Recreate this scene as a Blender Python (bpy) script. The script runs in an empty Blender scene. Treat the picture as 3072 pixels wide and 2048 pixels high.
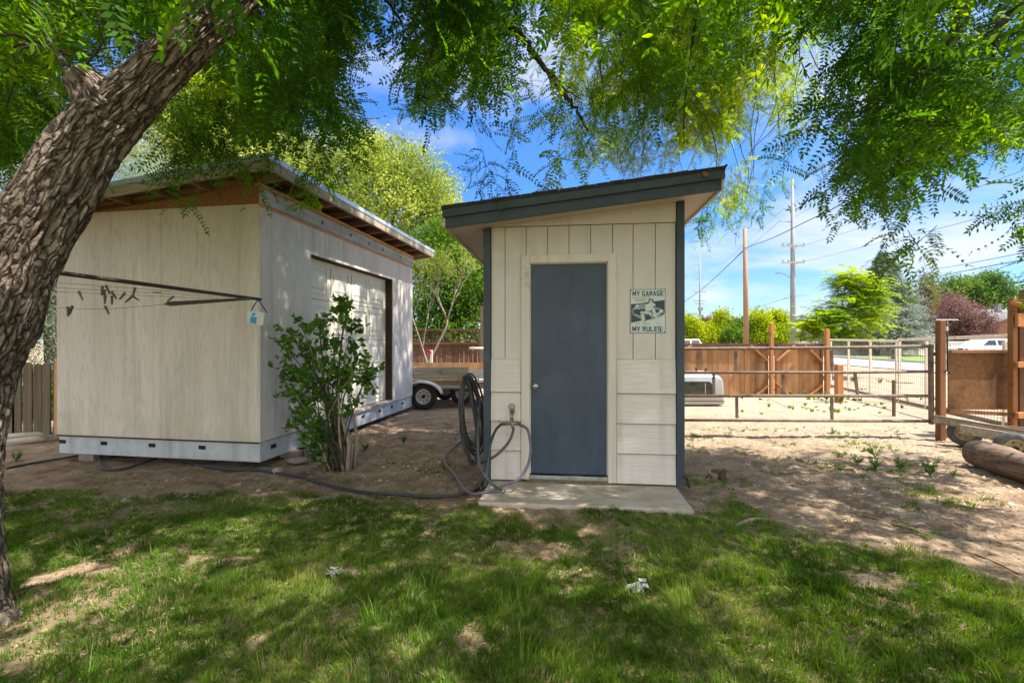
import bpy, math, random
import numpy as np
from mathutils import Vector, Matrix
R = math.radians
rnd = random.Random(7)
rng = np.random.default_rng(11)
S = bpy.context.scene
C = S.collection
F = 1400.0; H = 1.4
# ---------------------------------------------------------------- camera, sky, sun, exposure
cam = bpy.data.cameras.new('camera'); cam.lens = F/3072*36; cam.sensor_width = 36
cam.clip_start = .05; cam.clip_end = 3000
co = bpy.data.objects.new('camera', cam); C.objects.link(co)
co.location = (0, 0, H); co.rotation_euler = (R(90), 0, 0); S.camera = co
S.render.resolution_x = 1024; S.render.resolution_y = 682
SUN = Vector((1.0, -.22, 0)).normalized()*math.cos(R(60)) + Vector((0, 0, math.sin(R(60))))
sun = bpy.data.lights.new('sun', 'SUN'); sun.energy = 3.3; sun.angle = R(.55); sun.color = (1, .955, .88)
so = bpy.data.objects.new('sun', sun); C.objects.link(so); so.rotation_euler = SUN.to_track_quat('Z', 'Y').to_euler()
W = bpy.data.worlds.new('World'); S.world = W; W.use_nodes = True
def world():
    n = W.node_tree.nodes; l = W.node_tree.links; n.clear()
    out = n.new('ShaderNodeOutputWorld'); bg = n.new('ShaderNodeBackground'); l.new(bg.outputs[0], out.inputs[0])
    sky = n.new('ShaderNodeTexSky'); sky.sky_type = 'NISHITA'; sky.sun_disc = False
    sky.sun_elevation = R(60); sky.sun_rotation = math.atan2(SUN.x, SUN.y)
    sky.air_density = 1.0; sky.dust_density = .3; sky.ozone_density = 2.5
    tc = n.new('ShaderNodeTexCoord'); sp = n.new('ShaderNodeSeparateXYZ'); l.new(tc.outputs['Generated'], sp.inputs[0])
    ad = n.new('ShaderNodeMath'); ad.operation = 'ADD'; ad.inputs[1].default_value = .22; l.new(sp.outputs[2], ad.inputs[0])
    dx = n.new('ShaderNodeMath'); dx.operation = 'DIVIDE'; l.new(sp.outputs[0], dx.inputs[0]); l.new(ad.outputs[0], dx.inputs[1])
    dy = n.new('ShaderNodeMath'); dy.operation = 'DIVIDE'; l.new(sp.outputs[1], dy.inputs[0]); l.new(ad.outputs[0], dy.inputs[1])
    cb = n.new('ShaderNodeCombineXYZ'); l.new(dx.outputs[0], cb.inputs[0]); l.new(dy.outputs[0], cb.inputs[1]); cb.inputs[2].default_value = 3.7
    nz = n.new('ShaderNodeTexNoise'); nz.inputs['Scale'].default_value = 1.25; nz.inputs['Detail'].default_value = 9; nz.inputs['Roughness'].default_value = .55
    nz.inputs['Distortion'].default_value = .35; l.new(cb.outputs[0], nz.inputs['Vector'])
    # more cloud towards the horizon
    ml = n.new('ShaderNodeMapRange'); ml.inputs[1].default_value = 0; ml.inputs[2].default_value = .55
    ml.inputs[3].default_value = .07; ml.inputs[4].default_value = -.02; l.new(sp.outputs[2], ml.inputs[0])
    mh = n.new('ShaderNodeMapRange'); mh.inputs[1].default_value = .62; mh.inputs[2].default_value = .85; mh.inputs[4].default_value = .16; l.new(sp.outputs[2], mh.inputs[0])  # added overhead cloud, out of view, for whiter and stronger fill
    mb_ = n.new('ShaderNodeMapRange'); mb_.inputs[1].default_value = -.2; mb_.inputs[2].default_value = -.8; mb_.inputs[4].default_value = .14; l.new(sp.outputs[1], mb_.inputs[0])   # added unseen cloud bank behind the camera, fill for the shaded walls
    a0 = n.new('ShaderNodeMath'); a0.operation = 'ADD'; l.new(nz.outputs[0], a0.inputs[0]); l.new(mb_.outputs[0], a0.inputs[1])
    a1 = n.new('ShaderNodeMath'); a1.operation = 'ADD'; l.new(a0.outputs[0], a1.inputs[0]); l.new(mh.outputs[0], a1.inputs[1])
    a2 = n.new('ShaderNodeMath'); a2.operation = 'ADD'; l.new(a1.outputs[0], a2.inputs[0]); l.new(ml.outputs[0], a2.inputs[1])
    cr = n.new('ShaderNodeMapRange'); cr.inputs[1].default_value = .50; cr.inputs[2].default_value = .70; cr.inputs[4].default_value = .85; l.new(a2.outputs[0], cr.inputs[0])
    hs = n.new('ShaderNodeHueSaturation'); hs.inputs['Saturation'].default_value = 1.25; hs.inputs['Value'].default_value = 1.0; l.new(sky.outputs[0], hs.inputs['Color'])
    mx = n.new('ShaderNodeMix'); mx.data_type = 'RGBA'; l.new(cr.outputs[0], mx.inputs[0])
    gz = n.new('ShaderNodeMapRange'); gz.inputs[1].default_value = -.02; gz.inputs[2].default_value = .5; gz.inputs[3].default_value = 0; l.new(sp.outputs[2], gz.inputs[0])
    gc = n.new('ShaderNodeValToRGB'); gc.color_ramp.elements[0].color = (.23, .28, .37, 1); gc.color_ramp.elements[1].color = (.36, .43, .57, 1); l.new(gz.outputs[0], gc.inputs[0])
    gm = n.new('ShaderNodeMix'); gm.data_type = 'RGBA'; gm.blend_type = 'MULTIPLY'; gm.inputs[0].default_value = 1; l.new(hs.outputs[0], gm.inputs[6]); l.new(gc.outputs[0], gm.inputs[7]); l.new(gm.outputs[2], mx.inputs[6])
    kh = n.new('ShaderNodeMath'); kh.operation = 'MAXIMUM'; kh.use_clamp = True    # unseen high and rearward cloud, brightened for fill beyond the low front cloud
    k1 = n.new('ShaderNodeMath'); k1.operation = 'MULTIPLY'; k1.inputs[1].default_value = 6.5; l.new(mh.outputs[0], k1.inputs[0])
    k2 = n.new('ShaderNodeMath'); k2.operation = 'MULTIPLY'; k2.inputs[1].default_value = 7.2; l.new(mb_.outputs[0], k2.inputs[0])
    l.new(k1.outputs[0], kh.inputs[0]); l.new(k2.outputs[0], kh.inputs[1])
    cc = n.new('ShaderNodeMix'); cc.data_type = 'RGBA'; l.new(kh.outputs[0], cc.inputs[0]); cc.inputs[6].default_value = (1.9, 1.97, 2.15, 1); cc.inputs[7].default_value = (7.2, 6.7, 6.2, 1); l.new(cc.outputs[2], mx.inputs[7])
    l.new(mx.outputs[2], bg.inputs[0]); bg.inputs[1].default_value = .14
world()
S.view_settings.view_transform = 'Standard'; S.view_settings.look = 'None'
S.view_settings.exposure = 1.95; S.view_settings.gamma = 1
# ---------------------------------------------------------------- helpers
def at(px, py, D): return Vector(((px-1536)/F*D, D, H-(py-1024)/F*D))
def gnd(px, py, z=0.0):
    D = (H-z)*F/(py-1024); return Vector(((px-1536)/F*D, D, z))
def tag(o, label=None, cat=None, group=None, kind=None):
    if label: o['label'] = label
    if cat: o['category'] = cat
    if group: o['group'] = group
    if kind: o['kind'] = kind
    return o
def thing(name, label, cat, loc=(0, 0, 0), group=None):
    o = bpy.data.objects.new(name, None); C.objects.link(o); o.location = loc; o.empty_display_size = .1
    return tag(o, label, cat, group)
def origin(o):
    v = Vector((0, 0, 0))
    while o is not None: v += o.location; o = o.parent
    return v
def frame(o, ang, z=0):   # local x to the right along the front, y away; ang degrees clockwise
    c, s = math.cos(R(ang)), math.sin(R(ang))
    return Matrix(((c, s, 0, o[0]), (-s, c, 0, o[1]), (0, 0, 1, z), (0, 0, 0, 1)))
def link(name, me, m, parent, bevel=0, smooth=False, loc=None):
    me.materials.append(m)
    o = bpy.data.objects.new(name, me); C.objects.link(o)
    if parent is not None: o.parent = parent
    if smooth: me.polygons.foreach_set('use_smooth', [True]*len(me.polygons))
    if bevel:
        b = o.modifiers.new('b', 'BEVEL'); b.width = bevel; b.segments = 2; b.limit_method = 'ANGLE'
    return o
class MB:
    def __init__(s, T=None): s.v = []; s.f = []; s.T = T or Matrix()
    def add(s, vs, fs):
        n = len(s.v); s.v += [tuple(s.T @ Vector(v)) for v in vs]; s.f += [tuple(i+n for i in f) for f in fs]; return s
    def box(s, x0, x1, y0, y1, z0, z1):
        return s.add([(x0,y0,z0),(x1,y0,z0),(x1,y1,z0),(x0,y1,z0),(x0,y0,z1),(x1,y0,z1),(x1,y1,z1),(x0,y1,z1)],
              [(0,3,2,1),(4,5,6,7),(0,1,5,4),(1,2,6,5),(2,3,7,6),(3,0,4,7)])
    def beam(s, a, b, w, h, up=(0, 0, 1)):
        a = Vector(a); b = Vector(b); d = (b-a).normalized(); u = Vector(up)
        sd = d.cross(u)
        if sd.length < 1e-3: sd = d.cross(Vector((0, 1, 0)))
        sd.normalize(); u = sd.cross(d).normalized(); sd *= w/2; u = u*h/2
        return s.add([a-sd-u, a+sd-u, a+sd+u, a-sd+u, b-sd-u, b+sd-u, b+sd+u, b-sd+u],
              [(0,1,2,3),(4,7,6,5),(0,4,5,1),(1,5,6,2),(2,6,7,3),(3,7,4,0)])
    def tube(s, pts, r, n=8, cap=True, closed=False):
        pts = [Vector(p) for p in pts]; k = len(pts)
        rs = [float(q) for q in np.interp(np.linspace(0, len(r)-1, k), range(len(r)), r)] if isinstance(r, (list, tuple)) else [r]*k
        vs = []; fs = []; ref = None
        for i, p in enumerate(pts):
            if closed: d = pts[(i+1) % k]-pts[i-1]
            else: d = pts[min(i+1, k-1)]-pts[max(i-1, 0)]
            d.normalize()
            if ref is None: ref = d.cross(Vector((0, 0, 1)) if abs(d.z) < .9 else Vector((0, 1, 0)))
            ref = (ref-d*ref.dot(d)).normalized(); o = d.cross(ref)
            for j in range(n):
                t = 2*math.pi*j/n; vs.append(p+(ref*math.cos(t)+o*math.sin(t))*rs[i])
        for i in range(k if closed else k-1):
            a = i*n; b = ((i+1) % k)*n
            for j in range(n): fs.append((a+j, a+(j+1) % n, b+(j+1) % n, b+j))
        if cap and not closed: fs.append(tuple(range(n))[::-1]); fs.append(tuple((k-1)*n+j for j in range(n)))
        return s.add(vs, fs)
    def lathe(s, prof, c, ax=(0, 0, 1), n=24, cap=True):
        ax = Vector(ax).normalized(); c = Vector(c); r0 = ax.orthogonal().normalized(); r1 = ax.cross(r0)
        vs = []; fs = []
        for r, h in prof:
            for j in range(n):
                t = 2*math.pi*j/n; vs.append(c+ax*h+(r0*math.cos(t)+r1*math.sin(t))*r)
        for i in range(len(prof)-1):
            for j in range(n): fs.append((i*n+j, i*n+(j+1) % n, (i+1)*n+(j+1) % n, (i+1)*n+j))
        if cap: fs.append(tuple(range(n))[::-1]); fs.append(tuple((len(prof)-1)*n+j for j in range(n)))
        return s.add(vs, fs)
    def prism(s, poly, y0, y1):          # polygon in local x,z extruded along local y
        n = len(poly); vs = [(x, y0, z) for x, z in poly]+[(x, y1, z) for x, z in poly]
        return s.add(vs, [tuple(range(n)), tuple(range(2*n-1, n-1, -1))]+[(i, i+n, (i+1) % n+n, (i+1) % n) for i in range(n)])
    def prismx(s, poly, x0, x1):         # polygon in local y,z extruded along local x
        n = len(poly); vs = [(x0, y, z) for y, z in poly]+[(x1, y, z) for y, z in poly]
        return s.add(vs, [tuple(range(n))[::-1], tuple(range(n, 2*n))]+[(i, (i+1) % n, (i+1) % n+n, i+n) for i in range(n)])
    def build(s, name, m, parent=None, bevel=0, smooth=False):
        me = bpy.data.meshes.new(name); o = origin(parent)
        me.from_pydata([(x-o.x, y-o.y, z-o.z) for x, y, z in s.v], [], s.f); me.update()
        return link(name, me, m, parent, bevel, smooth)
def curve_pts(pts, k=6):                 # Catmull-Rom through the points
    P = [Vector(p) for p in pts]; P = [P[0]*2-P[1]]+P+[P[-1]*2-P[-2]]; out = []
    for i in range(1, len(P)-2):
        for j in range(k):
            t = j/k; a, b, c, d = P[i-1:i+3]
            out.append(.5*((2*b)+(c-a)*t+(2*a-5*b+4*c-d)*t*t+(3*b-a-3*c+d)*t**3))
    out.append(P[-2]); return out
def fastmesh(name, V, quads=None, tris=None, m=None, parent=None, attr=None, smooth=False, vattr=None):
    V = np.asarray(V, np.float32).reshape(-1, 3); o = origin(parent); V = V-np.array(o[:], np.float32)
    idx = []; tot = []
    if quads is not None and len(quads): idx.append(quads.reshape(-1)); tot.append(np.full(len(quads), 4))
    if tris is not None and len(tris): idx.append(tris.reshape(-1)); tot.append(np.full(len(tris), 3))
    idx = np.concatenate(idx).astype(np.int32); tot = np.concatenate(tot).astype(np.int32)
    st = np.concatenate([[0], np.cumsum(tot)[:-1]]).astype(np.int32)
    me = bpy.data.meshes.new(name); me.vertices.add(len(V)); me.vertices.foreach_set('co', V.reshape(-1))
    me.loops.add(len(idx)); me.loops.foreach_set('vertex_index', idx)
    me.polygons.add(len(tot)); me.polygons.foreach_set('loop_start', st)
    try: me.polygons.foreach_set('loop_total', tot)
    except Exception: pass
    if attr is not None:
        for k, a in attr.items():
            at_ = me.attributes.new(k, 'FLOAT', 'POINT'); at_.data.foreach_set('value', np.asarray(a, np.float32))
    if vattr is not None:
        for k, a in vattr.items():
            at_ = me.attributes.new(k, 'FLOAT_VECTOR', 'POINT'); at_.data.foreach_set('vector', np.asarray(a, np.float32).reshape(-1))
    me.update(calc_edges=True); me.validate()
    return link(name, me, m, parent, 0, smooth)
def quadmesh(name, Q, m, parent=None):
    Q = np.asarray(Q, np.float32).reshape(-1, 4, 3)
    return fastmesh(name, Q, quads=np.arange(len(Q)*4).reshape(-1, 4), m=m, parent=parent)
def hsh(ix, iy, iz, seed):
    with np.errstate(over='ignore'):
        h = (ix.astype(np.uint32)*np.uint32(374761393)+iy.astype(np.uint32)*np.uint32(668265263)+iz.astype(np.uint32)*np.uint32(2246822519)+np.uint32(seed*977+13))
        h = (h ^ (h >> np.uint32(13)))*np.uint32(1274126177); h = h ^ (h >> np.uint32(16))
    return h.astype(np.float64)/4294967295.0
def vn(x, y, z=0, seed=0):
    x, y, z = np.broadcast_arrays(np.asarray(x, float), np.asarray(y, float), np.asarray(z, float))
    fx, fy, fz = np.floor(x), np.floor(y), np.floor(z); tx, ty, tz = x-fx, y-fy, z-fz
    ix, iy, iz = (a.astype(np.int64) & 0xffffffff for a in (fx, fy, fz))
    sx, sy, sz = (t*t*(3-2*t) for t in (tx, ty, tz)); r = 0
    for a in (0, 1):
        for b in (0, 1):
            for c in (0, 1):
                r = r+hsh((ix+a) & 0xffffffff, (iy+b) & 0xffffffff, (iz+c) & 0xffffffff, seed)*(sx if a else 1-sx)*(sy if b else 1-sy)*(sz if c else 1-sz)
    return r
def fbm(x, y, z=0, seed=0, o=4):
    r = 0; a = .5; f = 1; t = 0
    for i in range(o): r = r+a*vn(np.asarray(x)*f, np.asarray(y)*f, np.asarray(z)*f, seed+i); t += a; a *= .5; f *= 2.03
    return r/t
# ---------------------------------------------------------------- materials
def node(n, t, **k):
    o = n.new(t)
    for a, v in k.items(): setattr(o, a, v)
    return o
def mk(name, c1, c2=None, scale=6, st=(1, 1, 1), rough=.8, bump=.25, bs=None, metal=0, c3=None, s3=1.2, t3=(.55, .7), island=0, spec=.3, bst=None, dist=0, zs=None, grain=None, furrow=None, speck=0):
    m = bpy.data.materials.new(name); m.use_nodes = True; n = m.node_tree.nodes; l = m.node_tree.links
    p = n['Principled BSDF']; p.inputs['Roughness'].default_value = rough; p.inputs['Metallic'].default_value = metal
    p.inputs['Specular IOR Level'].default_value = spec
    c2 = c2 or tuple(x*.75 for x in c1)
    tc = n.new('ShaderNodeTexCoord'); mp = n.new('ShaderNodeMapping'); mp.inputs['Scale'].default_value = st; l.new(tc.outputs['Object'], mp.inputs[0])
    nz = n.new('ShaderNodeTexNoise'); nz.inputs['Scale'].default_value = scale; nz.inputs['Detail'].default_value = 8; nz.inputs['Roughness'].default_value = .65
    nz.inputs['Distortion'].default_value = dist; l.new(mp.outputs[0], nz.inputs['Vector'])
    cr = n.new('ShaderNodeValToRGB'); e = cr.color_ramp.elements; e[0].position = .36; e[1].position = .64
    e[0].color = (*c1, 1); e[1].color = (*c2, 1); l.new(nz.outputs[0], cr.inputs[0]); col = cr.outputs[0]
    def mixc(fac, a, b, mode='MIX'):
        x = n.new('ShaderNodeMix'); x.data_type = 'RGBA'; x.blend_type = mode
        if isinstance(fac, float): x.inputs[0].default_value = fac
        else: l.new(fac, x.inputs[0])
        l.new(a, x.inputs[6])
        if isinstance(b, tuple): x.inputs[7].default_value = (*b, 1)
        else: l.new(b, x.inputs[7])
        return x.outputs[2]
    if grain:                            # (colour, wave scale, distortion): cathedral-like grain running up the sheet
        mg = n.new('ShaderNodeMapping'); mg.inputs['Scale'].default_value = grain[3]; l.new(tc.outputs['Object'], mg.inputs[0])
        ng = n.new('ShaderNodeTexNoise'); ng.inputs['Scale'].default_value = grain[1]; ng.inputs['Detail'].default_value = 3; l.new(mg.outputs[0], ng.inputs['Vector'])
        mu = n.new('ShaderNodeMath'); mu.operation = 'MULTIPLY'; mu.inputs[1].default_value = grain[2]; l.new(ng.outputs[0], mu.inputs[0])
        fr = n.new('ShaderNodeMath'); fr.operation = 'PINGPONG'; fr.inputs[1].default_value = 1; l.new(mu.outputs[0], fr.inputs[0])
        rr = n.new('ShaderNodeMapRange'); rr.inputs[1].default_value = .55; rr.inputs[2].default_value = 1; rr.inputs[4].default_value = grain[4]; l.new(fr.outputs[0], rr.inputs[0])
        col = mixc(rr.outputs[0], col, grain[0])
    if c3:
        n3 = n.new('ShaderNodeTexNoise'); n3.inputs['Scale'].default_value = s3; n3.inputs['Detail'].default_value = 6; n3.inputs['Roughness'].default_value = .6; l.new(tc.outputs['Object'], n3.inputs['Vector'])
        r3 = n.new('ShaderNodeMapRange'); r3.inputs[1].default_value = t3[0]; r3.inputs[2].default_value = t3[1]; r3.inputs[4].default_value = .85
        src = n3.outputs[0]
        if zs:                           # dirt that gathers at a height: (z0, z1, amount)
            sx = n.new('ShaderNodeSeparateXYZ'); l.new(tc.outputs['Object'], sx.inputs[0])
            zr = n.new('ShaderNodeMapRange'); zr.inputs[1].default_value = zs[0]; zr.inputs[2].default_value = zs[1]; zr.inputs[3].default_value = zs[2]; zr.inputs[4].default_value = 0; l.new(sx.outputs[2], zr.inputs[0])
            ad = n.new('ShaderNodeMath'); ad.operation = 'ADD'; l.new(src, ad.inputs[0]); l.new(zr.outputs[0], ad.inputs[1]); src = ad.outputs[0]
        l.new(src, r3.inputs[0]); col = mixc(r3.outputs[0], col, c3)
    if island:
        g = n.new('ShaderNodeNewGeometry'); r = n.new('ShaderNodeMapRange'); r.inputs[3].default_value = 1-island; r.inputs[4].default_value = 1+island; l.new(g.outputs['Random Per Island'], r.inputs[0])
        cx = n.new('ShaderNodeCombineColor'); [l.new(r.outputs[0], cx.inputs[i]) for i in range(3)]
        col = mixc(1.0, col, cx.outputs[0], 'MULTIPLY')
    if speck:
        ns = n.new('ShaderNodeTexNoise'); ns.inputs['Scale'].default_value = 19; ns.inputs['Detail'].default_value = 5; ns.inputs['Roughness'].default_value = .75; l.new(tc.outputs['Object'], ns.inputs['Vector'])
        rs = n.new('ShaderNodeMapRange'); rs.inputs[1].default_value = speck; rs.inputs[2].default_value = speck+.035; rs.inputs[4].default_value = .75; l.new(ns.outputs[0], rs.inputs[0]); col = mixc(rs.outputs[0], col, (.14, .10, .065))
        nv = n.new('ShaderNodeTexNoise'); nv.inputs['Scale'].default_value = 9; nv.inputs['Detail'].default_value = 5; mv = n.new('ShaderNodeMapping'); mv.inputs['Scale'].default_value = (1, 1, .06); l.new(tc.outputs['Object'], mv.inputs[0]); l.new(mv.outputs[0], nv.inputs['Vector'])
        rv = n.new('ShaderNodeMapRange'); rv.inputs[1].default_value = .52; rv.inputs[2].default_value = .75; rv.inputs[4].default_value = .55; l.new(nv.outputs[0], rv.inputs[0]); col = mixc(rv.outputs[0], col, tuple(v*.62 for v in c2))
    if furrow:
        fa = n.new('ShaderNodeAttribute'); fa.attribute_name = 'barkco'
        vo = n.new('ShaderNodeTexVoronoi'); vo.feature = 'DISTANCE_TO_EDGE'; vo.inputs['Scale'].default_value = 1; vo.inputs['Randomness'].default_value = 1; l.new(fa.outputs['Vector'], vo.inputs['Vector'])
        vr = n.new('ShaderNodeMapRange'); vr.inputs[1].default_value = .015; vr.inputs[2].default_value = .16; l.new(vo.outputs['Distance'], vr.inputs[0])
        v2 = n.new('ShaderNodeMapRange'); v2.inputs[1].default_value = .01; v2.inputs[2].default_value = .09; v2.inputs[3].default_value = .95; v2.inputs[4].default_value = 0; l.new(vo.outputs['Distance'], v2.inputs[0])
        col = mixc(v2.outputs[0], col, furrow)
        vb = n.new('ShaderNodeBump'); vb.inputs['Strength'].default_value = 1; vb.inputs['Distance'].default_value = .022; l.new(vr.outputs[0], vb.inputs['Height'])
    l.new(col, p.inputs['Base Color'])
    if bump:
        mb = n.new('ShaderNodeMapping'); mb.inputs['Scale'].default_value = bst or st; l.new(tc.outputs['Object'], mb.inputs[0])
        nb = n.new('ShaderNodeTexNoise'); nb.inputs['Scale'].default_value = bs or scale*3; nb.inputs['Detail'].default_value = 6; l.new(mb.outputs[0], nb.inputs['Vector'])
        b = n.new('ShaderNodeBump'); b.inputs['Strength'].default_value = bump; b.inputs['Distance'].default_value = .01; l.new(nb.outputs[0], b.inputs['Height']); l.new(b.outputs[0], p.inputs['Normal'])
        if furrow: l.new(vb.outputs[0], b.inputs['Normal'])
    return m
def mkleaf(name, ca, cb, tr=.5, cc=None, sc=1.2, rough=.5):
    m = bpy.data.materials.new(name); m.use_nodes = True; n = m.node_tree.nodes; l = m.node_tree.links; n.clear()
    out = n.new('ShaderNodeOutputMaterial'); g = n.new('ShaderNodeNewGeometry'); tc = n.new('ShaderNodeTexCoord')
    nz = n.new('ShaderNodeTexNoise'); nz.inputs['Scale'].default_value = sc; nz.inputs['Detail'].default_value = 3; l.new(tc.outputs['Object'], nz.inputs['Vector'])
    mm = n.new('ShaderNodeMath'); mm.operation = 'MULTIPLY_ADD'; mm.inputs[1].default_value = .38; l.new(g.outputs['Random Per Island'], mm.inputs[0]); 
    ms = n.new('ShaderNodeMath'); ms.operation = 'MULTIPLY_ADD'; ms.inputs[1].default_value = 2.2; ms.inputs[2].default_value = -.85; l.new(nz.outputs[0], ms.inputs[0]); l.new(ms.outputs[0], mm.inputs[2])
    cr = n.new('ShaderNodeValToRGB'); e = cr.color_ramp.elements; e[0].position = .1; e[1].position = .6; e[0].color = (*ca, 1); e[1].color = (*cb, 1)
    if cc: x = e.new(1); x.color = (*cc, 1); x.position = .95
    l.new(mm.outputs[0], cr.inputs[0])
    d = n.new('ShaderNodeBsdfPrincipled'); d.inputs['Roughness'].default_value = max(rough, .62); d.inputs['Specular IOR Level'].default_value = .14; l.new(cr.outputs[0], d.inputs['Base Color'])
    t = n.new('ShaderNodeBsdfTranslucent'); hs = n.new('ShaderNodeHueSaturation'); hs.inputs['Hue'].default_value = .485; hs.inputs['Saturation'].default_value = 1.1; hs.inputs['Value'].default_value = 1.7
    l.new(cr.outputs[0], hs.inputs['Color']); l.new(hs.outputs[0], t.inputs[0])
    mx = n.new('ShaderNodeMixShader'); mx.inputs[0].default_value = tr; l.new(d.outputs[0], mx.inputs[1]); l.new(t.outputs[0], mx.inputs[2]); l.new(mx.outputs[0], out.inputs[0])
    return m
V1 = (1, 1, .08)
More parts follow.
